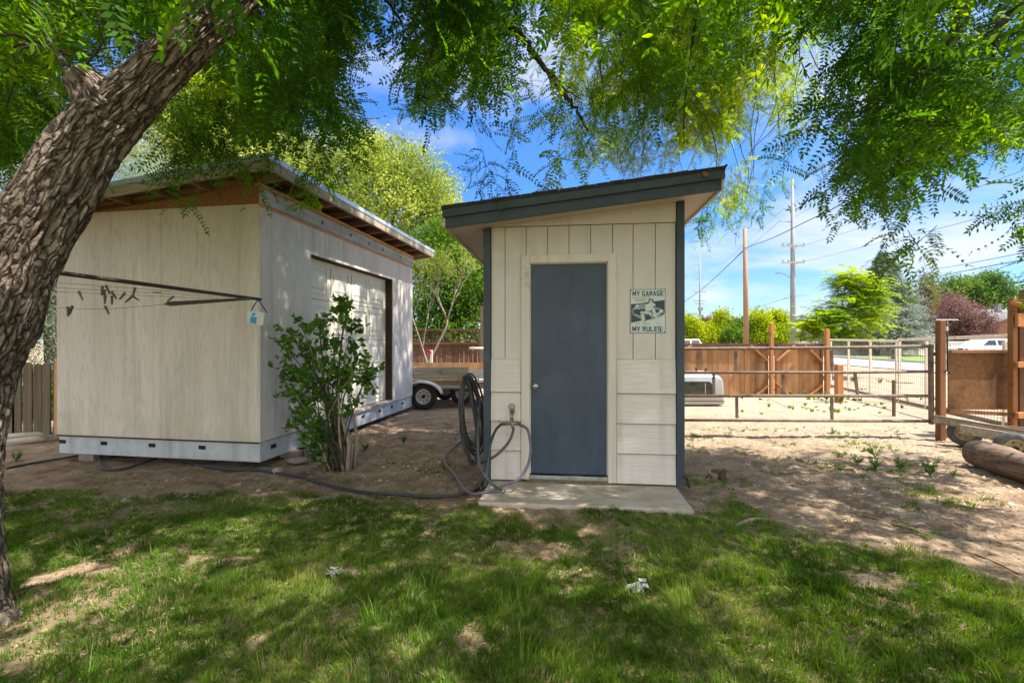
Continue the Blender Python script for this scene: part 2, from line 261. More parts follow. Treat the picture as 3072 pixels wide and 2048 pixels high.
M = dict(
 plywood=mk('painted plywood', (.68,.595,.49), (.58,.50,.405), 3, V1, .75, .12, c3=(.44,.38,.22), s3=2.2, t3=(.60,.95), zs=(.3, 1.1, .22), grain=((.40,.35,.28), 3.0, 26, (1.6,1.6,.2), .38), speck=.70),
 plyside=mk('grey painted plywood', (.70,.63,.55), (.58,.525,.455), 3, V1, .7, .12, c3=(.42,.41,.37), s3=2.5, t3=(.55,.85), grain=((.42,.39,.34), 3.0, 22, (1.6,1.6,.2), .32), speck=.71),
 skirt=mk('skirt paint', (.50,.51,.50), (.38,.40,.40), 5, (1,1,1), .55, .1, c3=(.25,.24,.2), s3=4, t3=(.60,.78), speck=.68),
 osb=mk('osb', (.24,.105,.04), (.36,.17,.07), 40, (1,1,1), .85, .3),
 lumber=mk('new lumber', (.58,.31,.12), (.44,.22,.09), 5, (.6,.6,3), .7, .1, island=.12),
 rafter=mk('rafter wood', (.30,.18,.10), (.20,.11,.06), 5, (1,1,3), .8, .15, island=.2),
 deck=mk('roof deck board', (.15,.075,.04), (.10,.05,.03), 9, (1,1,1), .9, .1),
 fascia=mk('weathered fascia', (.46,.40,.30), (.34,.28,.20), 6, (.7,.7,4), .8, .15),
 header=mk('weathered header', (.48,.48,.46), (.30,.30,.30), 5, (1,.3,3), .75, .15, c3=(.2,.14,.1), s3=6, t3=(.66,.72)),
 tin=mk('roof metal', (.62,.66,.68), (.5,.54,.56), 3, (1,1,1), .35, .05, metal=.4),
 gdoor=mk('garage door paint', (.72,.67,.54), (.66,.61,.48), 4, (1,1,.3), .5, .04, c3=(.42,.38,.3), s3=3, t3=(.6,.9)),
 dark=mk('dark void', (.012,.011,.01), (.02,.018,.015), rough=.9, bump=0),
 jamb=mk('brown jamb', (.07,.04,.028), (.05,.03,.02), 7, V1, .7, .1),
 siding=mk('tan siding paint', (.64,.585,.53), (.585,.53,.475), 3, (1,1,.3), .65, .15, bs=60, bst=(.5,.5,3), c3=(.42,.37,.28), s3=2, t3=(.55,.9), speck=.715),
 lap=mk('lap siding paint', (.67,.61,.555), (.61,.555,.50), 14, (.3,.3,6), .65, .55, bs=14, bst=(.35,.35,9), c3=(.40,.35,.27), s3=3, t3=(.58,.88), speck=.71),
 groove=mk('groove grime and shadow', (.12,.09,.06), (.2,.16,.11), 20, rough=.9, bump=0),
 blue=mk('blue trim paint', (.048,.066,.082), (.038,.052,.066), 5, (1,1,.5), .45, .06, c3=(.075,.095,.12), s3=3),
 door=mk('blue door paint', (.052,.072,.102), (.042,.059,.086), 9, (1,1,.12), .42, .12, c3=(.08,.11,.15), s3=2.2, t3=(.5,.8)),
 casing=mk('casing paint', (.66,.595,.52), (.60,.535,.46), 5, V1, .6, .08, c3=(.34,.27,.17), s3=5, t3=(.63,.75), speck=.68),
 soffit=mk('soffit paint', (.58,.50,.41), (.50,.42,.34), 4, rough=.7, bump=.08),
 shingle=mk('asphalt shingle', (.05,.048,.05), (.09,.085,.08), 80, rough=.95, bump=.6),
 concrete=mk('concrete slab', (.52,.43,.35), (.38,.31,.245), 4, rough=.9, bump=.4, bs=60, c3=(.2,.15,.1), s3=3, t3=(.55,.75)),
 steel=mk('brushed metal', (.5,.5,.48), (.3,.3,.29), 10, rough=.35, bump=.05, metal=.9),
 brass=mk('old brass', (.35,.29,.2), (.16,.13,.1), 30, rough=.4, bump=.2, metal=.7),
 rubber=mk('black rubber hose', (.02,.022,.022), (.035,.036,.034), 20, rough=.42, bump=.1, spec=.5),
 hoseg=mk('grey green hose', (.075,.085,.075), (.05,.055,.05), 20, rough=.4, bump=.1, spec=.5),
 hosep=mk('faded purple hose', (.16,.13,.18), (.10,.085,.11), 12, rough=.4, bump=.1, spec=.5),
 hoseb=mk('brown hose', (.09,.075,.062), (.06,.05,.042), 12, rough=.4, bump=.1, spec=.5),
 rust=mk('rusted pipe', (.13,.085,.06), (.20,.15,.11), 12, rough=.7, bump=.3, c3=(.06,.035,.025), s3=5, metal=.2),
 darkpipe=mk('brown painted pipe', (.045,.026,.02), (.07,.042,.03), 10, (1,1,1), .6, .2),
 wire=mk('galvanised wire', (.12,.12,.11), (.2,.2,.19), 10, rough=.5, bump=0, metal=.3),
 cable=mk('power cable', (.03,.032,.036), rough=.6, bump=0),
 pin=mk('weathered clothespin', (.17,.15,.11), (.09,.085,.06), 60, rough=.8, bump=.2),
 cedar=mk('orange cedar', (.50,.225,.08), (.36,.15,.055), 4, V1, .75, .2, c3=(.2,.08,.03), s3=6, t3=(.62,.72), island=.08),
 cedarb=mk('cedar boards', (.38,.205,.09), (.25,.125,.055), 6, V1, .8, .25, c3=(.10,.06,.035), s3=3, t3=(.52,.75), island=.25),
 redwood=mk('dark stained fence', (.13,.065,.042), (.085,.042,.028), 5, V1, .75, .2, island=.2),
 picket=mk('old picket wood', (.18,.135,.09), (.10,.075,.05), 7, V1, .9, .35, island=.2),
 brownpost=mk('brown stained post', (.30,.135,.055), (.17,.075,.03), 5, V1, .8, .3, c3=(.07,.035,.02), s3=4, t3=(.6,.72)),
 darkpost=mk('dark brown post', (.13,.06,.025), (.07,.035,.016), 5, V1, .8, .3),
 oldboard=mk('weathered grey board', (.46,.40,.32), (.28,.235,.18), 5, (.25,1,5), .85, .3, c3=(.12,.09,.06), s3=5, t3=(.6,.7)),
 oldboardy=mk('weathered grey timber', (.30,.25,.19), (.17,.13,.09), 5, (4,.3,4), .85, .3),
 rustsheet=mk('rusty panel', (.14,.065,.026), (.20,.105,.045), 16, rough=.9, bump=.2, c3=(.05,.028,.014), s3=3, t3=(.5,.75)),
 logw=mk('weathered log', (.10,.055,.035), (.24,.165,.12), 5, (7,.3,7), .85, .5, c3=(.08,.035,.022), s3=2.5),
 creampipe=mk('cream fence rail', (.80,.72,.56), (.66,.57,.42), 6, rough=.7, bump=.15, c3=(.3,.15,.07), s3=4, t3=(.6,.7)),
 silver=mk('silver shell paint', (.42,.42,.42), (.36,.36,.36), 3, rough=.3, bump=.02, metal=.5),
 glass=mk('dark glass', (.012,.015,.013), (.03,.035,.03), 4, rough=.08, bump=0, spec=.8),
 white=mk('white paint', (.72,.72,.70), (.62,.62,.6), 4, rough=.4, bump=.03),
 whiterim=mk('white rim paint', (.62,.6,.57), (.45,.42,.38), 9, rough=.45, bump=.05),
 yellowrim=mk('cream rim paint', (.42,.36,.18), (.2,.16,.08), 12, rough=.5, bump=.1),
 tyre=mk('tyre rubber', (.022,.022,.023), (.04,.038,.036), 20, rough=.75, bump=.2),
 tyreg=mk('dusty tyre rubber', (.05,.05,.05), (.13,.125,.115), 9, rough=.8, bump=.2),
 red=mk('red plastic', (.45,.02,.03), rough=.4, bump=0),
 concpole=mk('grey pole', (.25,.255,.24), (.20,.205,.19), 2, rough=.7, bump=.02),
 woodpole=mk('tan wood pole', (.34,.21,.12), (.24,.14,.08), 3, (1,1,.05), .8, .1),
 vinyl=mk('beige vinyl fence', (.50,.46,.42), (.45,.41,.37), 2, V1, .6, .03, island=.05),
 brick=mk('red brick', (.32,.12,.07), (.24,.085,.05), 2, (1,1,8), .85, .1),
 roofg=mk('grey roof shingles', (.17,.165,.16), (.13,.125,.12), 3, rough=.9, bump=.1),
 roofb=mk('tan roof shingles', (.33,.28,.23), (.25,.21,.17), 3, rough=.9, bump=.1),
 stucco=mk('tan stucco', (.5,.45,.36), rough=.8),
 asphalt=mk('light asphalt', (.30,.29,.285), (.26,.25,.245), 1.5, rough=.9, bump=.1),
 kerb=mk('kerb concrete', (.5,.47,.42), (.42,.39,.34), 2, rough=.9, bump=.1),
 lawn=mk('verge lawn', (.16,.26,.03), (.11,.2,.025), 3, rough=.9, bump=.3),
 bark=mk('trunk bark', (.13,.095,.07), (.27,.21,.16), 22, (1,1,1), .95, .8, bs=70, furrow=(.045,.031,.022)),
 branch=mk('branch bark', (.055,.038,.03), (.10,.075,.06), 14, rough=.9, bump=.3),
 twig=mk('brown twig', (.12,.075,.05), (.07,.045,.03), 14, rough=.9, bump=0),
 paleb=mk('pale branch bark', (.38,.31,.24), (.26,.2,.15), 14, rough=.9, bump=.2),
 rock=mk('pale rock', (.42,.34,.26), (.3,.24,.18), 12, rough=.9, bump=.4),
 paper=mk('torn white paper', (.6,.6,.56), (.4,.4,.36), 20, rough=.9, bump=.3),
 block=mk('concrete block', (.30,.24,.20), (.22,.18,.15), 12, rough=.9, bump=.5),
 stump=mk('stump wood', (.13,.075,.045), (.06,.035,.022), 12, rough=.95, bump=.6),
 root=mk('root bark', (.28,.2,.14), (.18,.125,.085), 12, rough=.9, bump=.3),
 bucket=mk('milky plastic', (.62,.64,.60), (.55,.57,.54), 4, rough=.35, bump=0),
 bluel=mk('blue label', (.04,.32,.55), (.03,.25,.5), 4, rough=.4, bump=0),
 bluep=mk('blue handle plastic', (.02,.07,.25), rough=.4, bump=0),
 signface=mk('sign face', (.58,.66,.66), (.52,.60,.60), 5, rough=.4, bump=0, c3=(.42,.36,.2), s3=9, t3=(.6,.7)),
 signdark=mk('sign navy ink', (.025,.05,.065), (.035,.065,.08), 9, rough=.4, bump=0),
 signmid=mk('sign grey ink', (.24,.31,.31), (.18,.24,.25), 9, rough=.4, bump=0),
 signlite=mk('sign pale ink', (.58,.64,.58), (.5,.56,.5), 9, rough=.4, bump=0),
 signtan=mk('sign faded script', (.50,.38,.18), (.45,.42,.3), 30, rough=.4, bump=0),
 rustedge=mk('rusted sign rim', (.14,.07,.035), (.22,.14,.08), 30, rough=.6, bump=.1),
 leafn=mkleaf('locust leaf', (.032,.095,.012), (.09,.205,.02), .55, (.28,.38,.025), 1.1),
 leafy=mkleaf('yellow locust leaf', (.08,.16,.012), (.19,.28,.018), .55, (.42,.42,.03), 1.2),
 leafbush=mkleaf('bush leaf', (.04,.10,.016), (.10,.21,.026), .35, (.12,.22,.02), 3),
 leafbig=mkleaf('elm leaf', (.12,.17,.03), (.22,.28,.05), .5, (.38,.43,.12), .35, .7),
 leafgreen=mkleaf('hedge leaf', (.05,.12,.015), (.11,.20,.025), .45, (.20,.30,.04), .5, .7),
 leafolive=mkleaf('silver olive leaf', (.14,.19,.11), (.26,.32,.20), .35, (.45,.50,.36), .8, .6),
 leafhedge=mkleaf('golden tree leaf', (.13,.21,.012), (.32,.37,.018), .5, (.60,.52,.03), .25, .7),
 leafail=mkleaf('lime leaf', (.10,.20,.014), (.25,.35,.02), .5, (.50,.50,.03), .5, .6),
 leafspruce=mkleaf('spruce needle', (.11,.14,.11), (.22,.26,.205), .25, (.36,.40,.32), .5, .8),
 leafdark=mkleaf('far green leaf', (.035,.085,.02), (.08,.15,.03), .4, (.15,.22,.05), .25, .8),
 leafgrey=mkleaf('sparse olive leaf', (.09,.09,.045), (.16,.15,.08), .4, (.22,.2,.12), .3, .8),
 leafplum=mkleaf('plum leaf', (.09,.05,.042), (.19,.11,.095), .3, (.30,.19,.16), .4, .8),
 leafrust=mkleaf('rusty leaf', (.10,.07,.02), (.22,.11,.03), .4, None, .3, .8),
 weed=mkleaf('weed leaf', (.05,.12,.02), (.12,.22,.03), .4, (.22,.33,.06), 3, .6),
 grass=mkleaf('grass blade', (.048,.105,.012), (.135,.225,.026), .4, (.32,.33,.09), 1.3, .5),
 dry=mkleaf('dry blade', (.32,.25,.12), (.42,.34,.17), .3, None, 3, .7),
)
# ---------------------------------------------------------------- ground
def lawn_edge(x):     # distance at which the lawn gives way to dirt
    return np.interp(x, [-6, -3, -1.9, -.9, -.3, .1, 1.3, 1.7, 2.1, 2.6, 2.9, 3.3, 4], [4.25, 4.3, 4.45, 4.3, 4.05, 3.72, 3.72, 4.0, 3.9, 3.3, 2.85, 2.5, 2.2])
def grassy(x, y):
    e = lawn_edge(x)+(fbm(x*3, y*3, 0, 5)-.5)*1.1
    a = np.clip((e-y)/.5+.25*(fbm(x*8, y*10, 0, 6, 2)-.4), 0, 1)
    bare = np.clip((fbm(x*1.9, y*2.9, 3, 9, 3)-.73)*14, 0, 1)
    b2 = np.clip((fbm(x*5, y*6, 1, 19, 3)-.67)*12, 0, 1)
    thin = np.clip((x-1.9)/1.2, 0, 1)*np.clip((fbm(x*3, y*4, 8, 29, 3)-.40)*6, 0, 1)*np.clip((y-1.9)/1.2, 0, 1)
    tr = np.clip(.95-np.hypot(x+2.5, (y-2.25)*1.2), 0, .6)
    return np.clip(a*(1-.8*bare)*(1-.6*b2)*(.75+.5*(fbm(x*9, y*9, 5, 39, 2)))*(1-.7*thin)-tr, 0, 1)
def gh(x, y):
    near = np.clip((12-np.hypot(x, y))/4, 0, 1)
    r = (fbm(x*2.2, y*2.2, 0, 3, 4)-.5)*.05+(fbm(x*13, y*13, 0, 4, 4)-.5)*.045
    r2 = np.clip((y-4.0)/1., 0, 1)*(fbm(x*30, y*30, 0, 44, 2)-.5)*.012
    u = (x+.264)*.994-(y-4.44)*.11; v = (x+.264)*.11+(y-4.44)*.994
    bp = .052*np.clip((v+1.45)/.8, 0, 1)*np.clip((u+.22)/.25, 0, 1)*np.clip((2.15-u)/.35, 0, 1)*np.clip((-.45-v)/.08, 0, 1)
    return (r+r2)*near-.004+bp
def ground():
    def ax(a, b, st, far, k=26):
        c = np.arange(a, b, st); t = np.geomspace(st*2, far, k); return np.concatenate([a-t[::-1], c, b+t])
    X = ax(-5.5, 8, .034, 700); Y = ax(1.2, 9.5, .034, 900)
    gx, gy = np.meshgrid(X, Y); z = gh(gx, gy); n = len(X)
    V = np.stack([gx, gy, z], -1).reshape(-1, 3)
    i, j = np.meshgrid(np.arange(len(X)-1), np.arange(len(Y)-1)); a = (j*n+i).reshape(-1)
    Q = np.stack([a, a+1, a+n+1, a+n], -1)
    g = grassy(V[:, 0], V[:, 1])
    sand = np.clip((V[:, 0]*.35+V[:, 1]-6.9+(fbm(V[:, 0]*.8, V[:, 1]*1.2, 0, 77, 3)-.5)*2.5)/2.2, 0, 1)*np.clip((V[:, 0]-.5)/2, .55, 1)
    m = bpy.data.materials.new('dirt ground'); m.use_nodes = True; nn = m.node_tree.nodes; l = m.node_tree.links
    p = nn['Principled BSDF']; p.inputs['Roughness'].default_value = .95; p.inputs['Specular IOR Level'].default_value = .1
    tc = nn.new('ShaderNodeTexCoord')
    def noise(s, d=6, r=.6):
        o = nn.new('ShaderNodeTexNoise'); o.inputs['Scale'].default_value = s; o.inputs['Detail'].default_value = d; o.inputs['Roughness'].default_value = r; l.new(tc.outputs['Object'], o.inputs['Vector']); return o.outputs[0]
    def ramp(f, *st):
        o = nn.new('ShaderNodeValToRGB'); e = o.color_ramp.elements
        for k, (q, c) in enumerate(st):
            x = e[k] if k < 2 else e.new(q); x.position = q; x.color = (*c, 1)
        l.new(f, o.inputs[0]); return o.outputs[0]
    def mix(f, a, b):
        o = nn.new('ShaderNodeMix'); o.data_type = 'RGBA'; l.new(f, o.inputs[0]); l.new(a, o.inputs[6]); l.new(b, o.inputs[7]); return o.outputs[2]
    def attr(k): o = nn.new('ShaderNodeAttribute'); o.attribute_name = k; return o.outputs['Fac']
    soil = ramp(noise(3.5, 10, .7), (.34, (.18, .115, .068)), (.68, (.46, .34, .23)), (.5, (.32, .222, .14)))
    sandc = ramp(noise(2.2, 10, .75), (.3, (.25, .19, .125)), (.72, (.44, .365, .265)), (.5, (.35, .275, .19)))
    c = mix(attr('sand'), soil, sandc)
    # litter: small dark and pale specks
    li = ramp(noise(45, 3, .6), (.60, (0, 0, 0)), (.66, (1, 1, 1)))
    c = mix(li, c, ramp(noise(25, 2), (.45, (.09, .055, .03)), (.6, (.34, .28, .2))))
    und = ramp(noise(30, 5), (.35, (.06, .075, .022)), (.65, (.19, .15, .075)))
    c = mix(attr('grass'), c, und)
    l.new(c, p.inputs['Base Color'])
    b = nn.new('ShaderNodeBump'); b.inputs['Strength'].default_value = .9; b.inputs['Distance'].default_value = .03; l.new(noise(38, 8, .7), b.inputs['Height']); l.new(b.outputs[0], p.inputs['Normal'])
    o = fastmesh('ground', V, quads=Q, m=m, attr={'grass': np.clip(g*1.1, 0, .9), 'sand': sand}, smooth=True)
    tag(o, kind='structure')
ground()
def sheet(name, pts, z, m, kind='structure'):
    b = MB(); b.add([(x, y, z) for x, y in pts], [tuple(range(len(pts)))]); o = b.build(name, m); tag(o, kind=kind); return o
sheet('road', [(17.4, 8), (19.0, 23), (20.2, 34), (22.5, 55), (33, 150), (41, 150), (30, 55), (27.2, 38), (26.3, 30), (25.3, 8)], .03, M['asphalt'])
sheet('grass_verge', [(25.6, 8), (26.6, 30), (27.5, 38), (30.3, 55), (60, 55), (80, 46.7), (80, 8)], .05, M['lawn'])
sheet('sidewalk', [(28.6, 42.8), (29, 44.3), (80, 43.4), (80, 42)], .08, M['kerb'])
sheet('driveway', [(30, 31), (34.5, 38), (41.0, 47), (60, 47), (60, 31)], .065, M['kerb'])
b = MB(); b.tube([(25.45, 8, .08), (26.45, 30, .08), (27.35, 38, .08), (30.15, 55, .08)], .09, 6); tag(b.build('kerb', M['kerb']), kind='structure')

# grass -------------------------------------------------
def blades(n, x0, x1, y0, y1, dens, hmin, hmax, w, seed, per=13, rad=.022):
    g = np.random.default_rng(seed); nt = n//per; X = g.uniform(x0, x1, nt); Y = g.uniform(y0, y1, nt)
    k = np.abs(X) < Y*1.16+.25; X = X[k]; Y = Y[k]; d = dens(X, Y); k = g.random(len(X)) < d; X = X[k]; Y = Y[k]; d = d[k]; nt = len(X)
    tall = (.45+1.0*fbm(X*4, Y*4, 2, 61, 3))*g.uniform(.55, 1.35, nt); la = fbm(X*2.3, Y*2.3, 0, 71, 2)*9+g.normal(0, .5, nt)
    R_ = lambda a: np.repeat(a, per)
    X, Y, tall, d, la = map(R_, (X, Y, tall, d, la)); n = len(X); ra = g.uniform(0, 6.283, n); rr = rad*np.sqrt(g.random(n)); X = X+np.cos(ra)*rr; Y = Y+np.sin(ra)*rr
    h = g.uniform(hmin, hmax, n)*tall*(.6+.4*d); lean = g.uniform(.1, 1.0, n)*h; vx = np.cos(ra)*(rr/rad)*1.0+np.cos(la)*.45; vy = np.sin(ra)*(rr/rad)*1.0+np.sin(la)*.45
    lx, ly = vx*lean, vy*lean; a = g.uniform(0, 6.28, n); w = w*g.uniform(.6, 1.3, n)*(.8+Y*.10); z = gh(X, Y)-.004; dx, dy = np.cos(a)*w/2, np.sin(a)*w/2
    def P(ox, oy, oz): return np.stack([X+ox, Y+oy, z+oz], -1)
    V = np.stack([P(-dx, -dy, 0), P(dx, dy, 0), P(dx*.8+lx*.35, dy*.8+ly*.35, h*.6), P(-dx*.8+lx*.35, -dy*.8+ly*.35, h*.6), P(lx, ly, h)], 1)
    return V.reshape(-1, 3)
def grassobj(name, Vs, m, label, cat='grass'):
    V = np.concatenate(Vs); n = len(V)//5; a = np.arange(n)[:, None]*5
    o = fastmesh(name, V, quads=a+np.array([0, 1, 2, 3]), tris=a+np.array([3, 2, 4]), m=m)
    tag(o, label, cat, kind='stuff'); return o
G = lambda x, y: grassy(x, y)
grassobj('lawn_grass', [blades(230000, -3.6, 3.6, 1.55, 2.8, G, .020, .048, .0042, 1), blades(280000, -4.9, 4.9, 2.8, 4.4, G, .018, .038, .0045, 2),
   blades(5000, -3.2, 3.4, 1.5, 3.2, G, .08, .13, .004, 3)], M['grass'], 'shaggy green lawn grass in the foreground, worn through in places')
grassobj('dry_grass', [blades(60000, -4.5, 4.5, 1.5, 4.6, lambda x, y: np.clip(grassy(x, y)*1.4, 0, 1)*np.clip((fbm(x*3.1, y*3.1, 5, 91)-.42)*5, 0.12, 1), .02, .05, .004, 4)], M['dry'], 'straw-coloured dead blades among the lawn')
def tuft(x, y): return np.clip((fbm(x*2.2, y*3, 4, 33, 3)-.56)*9, 0, 1)*np.clip(1-(y-5.6)/2.5, 0, 1)*.55
grassobj('sparse_grass', [blades(150000, .5, 7.5, 3.3, 7.6, lambda x, y: tuft(x, y)*(1-grassy(x, y))*((x > 1.75)|(y<4.0)), .02, .06, .005, 5),
   blades(50000, -4.2, -.2, 4.0, 6.2, lambda x, y: tuft(x, y)*.5*((y < 5.05)|(x>-2.2)), .015, .04, .005, 6),
   blades(26000, 4.6, 11, 9, 14, lambda x, y: .18*np.clip((fbm(x*1.5, y*1.5, 2, 35)-.5)*8, 0, 1), .04, .12, .010, 8)], M['grass'], 'thin patchy grass scattered over the dirt yard')
# fallen litter on the dirt
def litter():
    g = np.random.default_rng(21); n = 70000; X = g.uniform(-5, 8, n); Y = 1.6+7.4*g.random(n)**1.3; k = (np.abs(X) < Y*1.2) & (g.random(n) < (1-.6*grassy(X, Y))*(.35+.9*np.clip((fbm(X*1.3, Y*1.3, 0, 55)-.4)*5, 0, 1)))
    X, Y = X[k], Y[k]; n = len(X); z = gh(X, Y)+.004; a = g.uniform(0, 6.28, n); L = g.uniform(.005, .017, n); w = L*g.uniform(.2, .6, n); t = g.uniform(-.006, .008, n)
    c, s = np.cos(a), np.sin(a)
    V = np.stack([np.stack([X+c*u*L-s*v*w, Y+s*u*L+c*v*w, z+q*t], -1) for u, v, q in ((-1, 0, 0), (0, -1, .4), (1, 0, 1), (0, 1, .4))], 1)
    m = mk('leaf litter', (.15,.09,.05), (.28,.21,.13), 3, rough=.9, bump=0, island=.5)
    tag(quadmesh('leaf_litter', V, m), 'brown and pale leaf litter strewn over the bare dirt', 'litter', kind='stuff')
    n = 9000; X = g.uniform(-4, 9, n); Y = g.uniform(3.6, 10, n); k = (np.abs(X) < Y*1.2) & (grassy(X, Y) < .3); X, Y = X[k], Y[k]; n = len(X)
    oc = np.array([(1,0,0),(0,1,0),(-1,0,0),(0,-1,0),(0,0,.7),(0,0,-.3)]); fr = np.array([(0,1,4),(1,2,4),(2,3,4),(3,0,4)])
    r = g.uniform(.004, .016, n)*(1+(g.random(n) < .03)*1.2); a = g.uniform(0, 6.28, n)
    V = np.stack([np.stack([X+r*(o[0]*np.cos(a)-o[1]*np.sin(a))*g.uniform(.7, 1.3, n), Y+r*(o[0]*np.sin(a)+o[1]*np.cos(a)), gh(X, Y)+r*o[2]], -1) for o in oc], 1)
    T = (np.arange(n)[:, None, None]*6+fr[None]).reshape(-1, 3)
    tag(fastmesh('gravel', V, tris=T, m=mk('pebbles', (.30,.24,.17), (.48,.41,.32), 2, rough=.9, bump=0, island=.35)), 'small pale pebbles and clods on the dirt', 'gravel', kind='stuff')
litter()

# ---------------------------------------------------------------- garage shed (left)
TG = frame((-2.754, 5.1), 9.4)
def wg(u, v, z=0): return TG @ Vector((u, v, z))
gs = thing('garage_shed', 'pale plywood portable garage on grey skids with a roll-up door in its right side', 'shed', wg(-1.3, 0))
b = MB(TG); b.box(-2.65, 0, 0, .03, .08, .292); b.box(-.03, 0, .03, 4.42, .08, .292); b.box(-2.65, -2.62, .03, 4.42, .08, .292); b.build('skirt', M['skirt'], gs, .004)
b = MB(TG)
for u in (-2.60, -2.02, -1.37, -.72): b = MB(TG); b.box(u-.045, u+.045, -.002, .01, .195, .238); b.build('skid_slot', M['dark'], gs)
for v in (.22, .78, 2.35, 2.95, 3.45, 3.95): b = MB(TG); b.box(-.01, .002, v-.045, v+.045, .185, .232); b.build('skid_slot', M['dark'], gs)
b = MB(TG); b.box(-2.66, -1.2315, -.018, .0, .302, 2.9); b.box(-1.2285, -.003, -.018, .0, .302, 2.9); b.build('front_wall', M['plywood'], gs, .002)
b = MB(TG); b.box(-2.65, -.02, .003, .02, .297, 2.9); b.box(-2.65, .0, -.028, -.018, .286, .301); b.build('base_batten', M['jamb'], gs)
b = MB(TG); b.prism([(-2.65, 2.905), (-.003, 2.905), (-.003, 3.12), (-2.65, 2.935)], -.010, .008); b.build('gable_band', M['osb'], gs)
b = MB(TG); v0, v1 = .926, 3.46
b.box(.0, .016, -.018, v0, .302, 2.9); b.box(.0, .016, v0, 1.25, 2.525, 2.9); b.box(.0, .016, 1.254, v1, 2.525, 2.9); b.box(.0, .016, v1, 4.42, .302, 2.9); b.build('side_wall', M['plyside'], gs, .002)
b = MB(TG); b.box(-2.65, -2.63, .02, 4.42, .295, 2.9); b.box(-2.63, -.02, 4.40, 4.42, .295, 2.9); b.build('rear_wall', M['plywood'], gs)
b = MB(TG); b.box(-.14, -.002, v1+.002, v1+.04, .33, 2.52); b.box(-.14, -.002, v0-.04, v0-.002, .33, 2.52); b.box(-.14, -.002, v0, v1, 2.527, 2.56); b.build('door_jamb', M['jamb'], gs)
b = MB(TG); b.box(-.16, .03, v0-.02, v1+.05, .294, .335); b.build('door_sill', M['oldboard'], gs, .004)
gd = MB(TG); gi = MB(TG)
for k in range(4):
    z0 = .345+k*.545; gd.box(-.16, -.125, v0+.004, v1-.004, z0, z0+.538)
    for j in range(4):
        a = v0+.09+j*.60; bb = a+.51; q0 = z0+.07; q1 = z0+.47; X = -.125
        for (e0, e1, f0, f1) in ((a, bb, q0, q0+.022), (a, bb, q1-.022, q1), (a, a+.022, q0+.022, q1-.022), (bb-.022, bb, q0+.022, q1-.022)):
            gi.box(X, X+.010, e0, e1, f0, f1)
        i = .06; gi.add([(X, a+i, q0+i), (X, bb-i, q0+i), (X, bb-i, q1-i), (X, a+i, q1-i), (X+.011, a+i+.03, q0+i+.03), (X+.011, bb-i-.03, q0+i+.03), (X+.011, bb-i-.03, q1-i-.03), (X+.011, a+i+.03, q1-i-.03)],
               [(4,5,6,7),(0,1,5,4),(1,2,6,5),(2,3,7,6),(3,0,4,7)])
dr = gd.build('garage_door', M['gdoor'], gs, .004); gi.build('door_panel', M['gdoor'], dr)
b = MB(TG); b.box(.0, .035, -.02, 1.62, 2.905, 3.072); b.box(.0, .035, 1.626, 3.2, 2.905, 3.072); b.box(.0, .035, 3.206, 4.42, 2.905, 3.072); hd = b.build('header_board', M['header'], gs, .004)
for v in (.55, 1.15, 1.9, 2.5, 3.0, 3.75): b = MB(TG); b.lathe([(.022, 0), (.02, .006)], (.034, v, 2.985), (1, 0, 0), 8); b.build('knot', M['dark'], hd)
b = MB(TG); b.box(-.02, .045, -.05, 4.42, 3.077, 3.118); b.box(.0, .024, -.02, 4.42, 2.868, 2.901); b.build('trim_board', M['lumber'], gs)
def rz(u): return 3.29+.10*(u-.34)
# roof: deck, fascia, rafters, metal
u0, u1, w0, w1 = -3.0, .34, -.33, 4.75
b = MB(TG)
def slab(b, ua, ub, va, vb, dz0, dz1): b.add([(u, v, rz(u)+dz) for dz in (dz0, dz1) for u, v in ((ua, va), (ub, va), (ub, vb), (ua, vb))], [(0,3,2,1),(4,5,6,7),(0,1,5,4),(1,2,6,5),(2,3,7,6),(3,0,4,7)])
slab(b, u0+.02, u1-.02, w0+.02, w1-.02, -.045, -.022); b.build('roof_deck', M['deck'], gs)
b = MB(TG); slab(b, u0-.02, u1+.02, w0-.02, w1+.02, -.018, .004); slab(b, u0-.022, u1+.022, w0-.024, w0-.018, -.05, .006); slab(b, u1+.019, u1+.024, w0-.02, w1+.02, -.05, .006); b.build('roof_sheet', M['tin'], gs)
b = MB(TG); slab(b, u0, u1, w0-.016, w0+.02, -.145, -.019); slab(b, u1-.02, u1+.016, w0+.021, w1, -.145, -.0195); slab(b, u0, u0+.035, w0+.021, w1, -.145, -.0195); slab(b, u0+.04, u1-.03, w1-.03, w1, -.145, -.0195); b.build('fascia', M['fascia'], gs, .003)
for k in range(10):
    v = w0+.32+k*.49; b = MB(TG); slab(b, u0+.04, u1-.025, v, v+.038, -.135, -.047); b.build('rafter', M['rafter'], gs)
for k in range(6):
    u = -2.7+k*.52; b = MB(TG); slab(b, u, u+.038, w0+.022, w0+.315, -.13, -.047); b.build('lookout', M['rafter'], gs)
# blocks under it
for (px, py, s) in ((262, 1377, .17), (870, 1372, .2), (905, 1366, .16)):
    g = gnd(px, py); b = MB(frame((g.x, g.y), 9.4)); b.box(-s/1.6, s/1.6, -.02, .2, -.02, .077)
    tag(b.build('concrete_block', M['block'], None, .01), {262: 'reddish concrete block under the left end of the garage skid', 870: 'grey concrete block under the garage corner behind the bush', 905: 'second, smaller concrete block under the garage, closest to the bush'}[px], 'block', 'blocks carrying the garage')

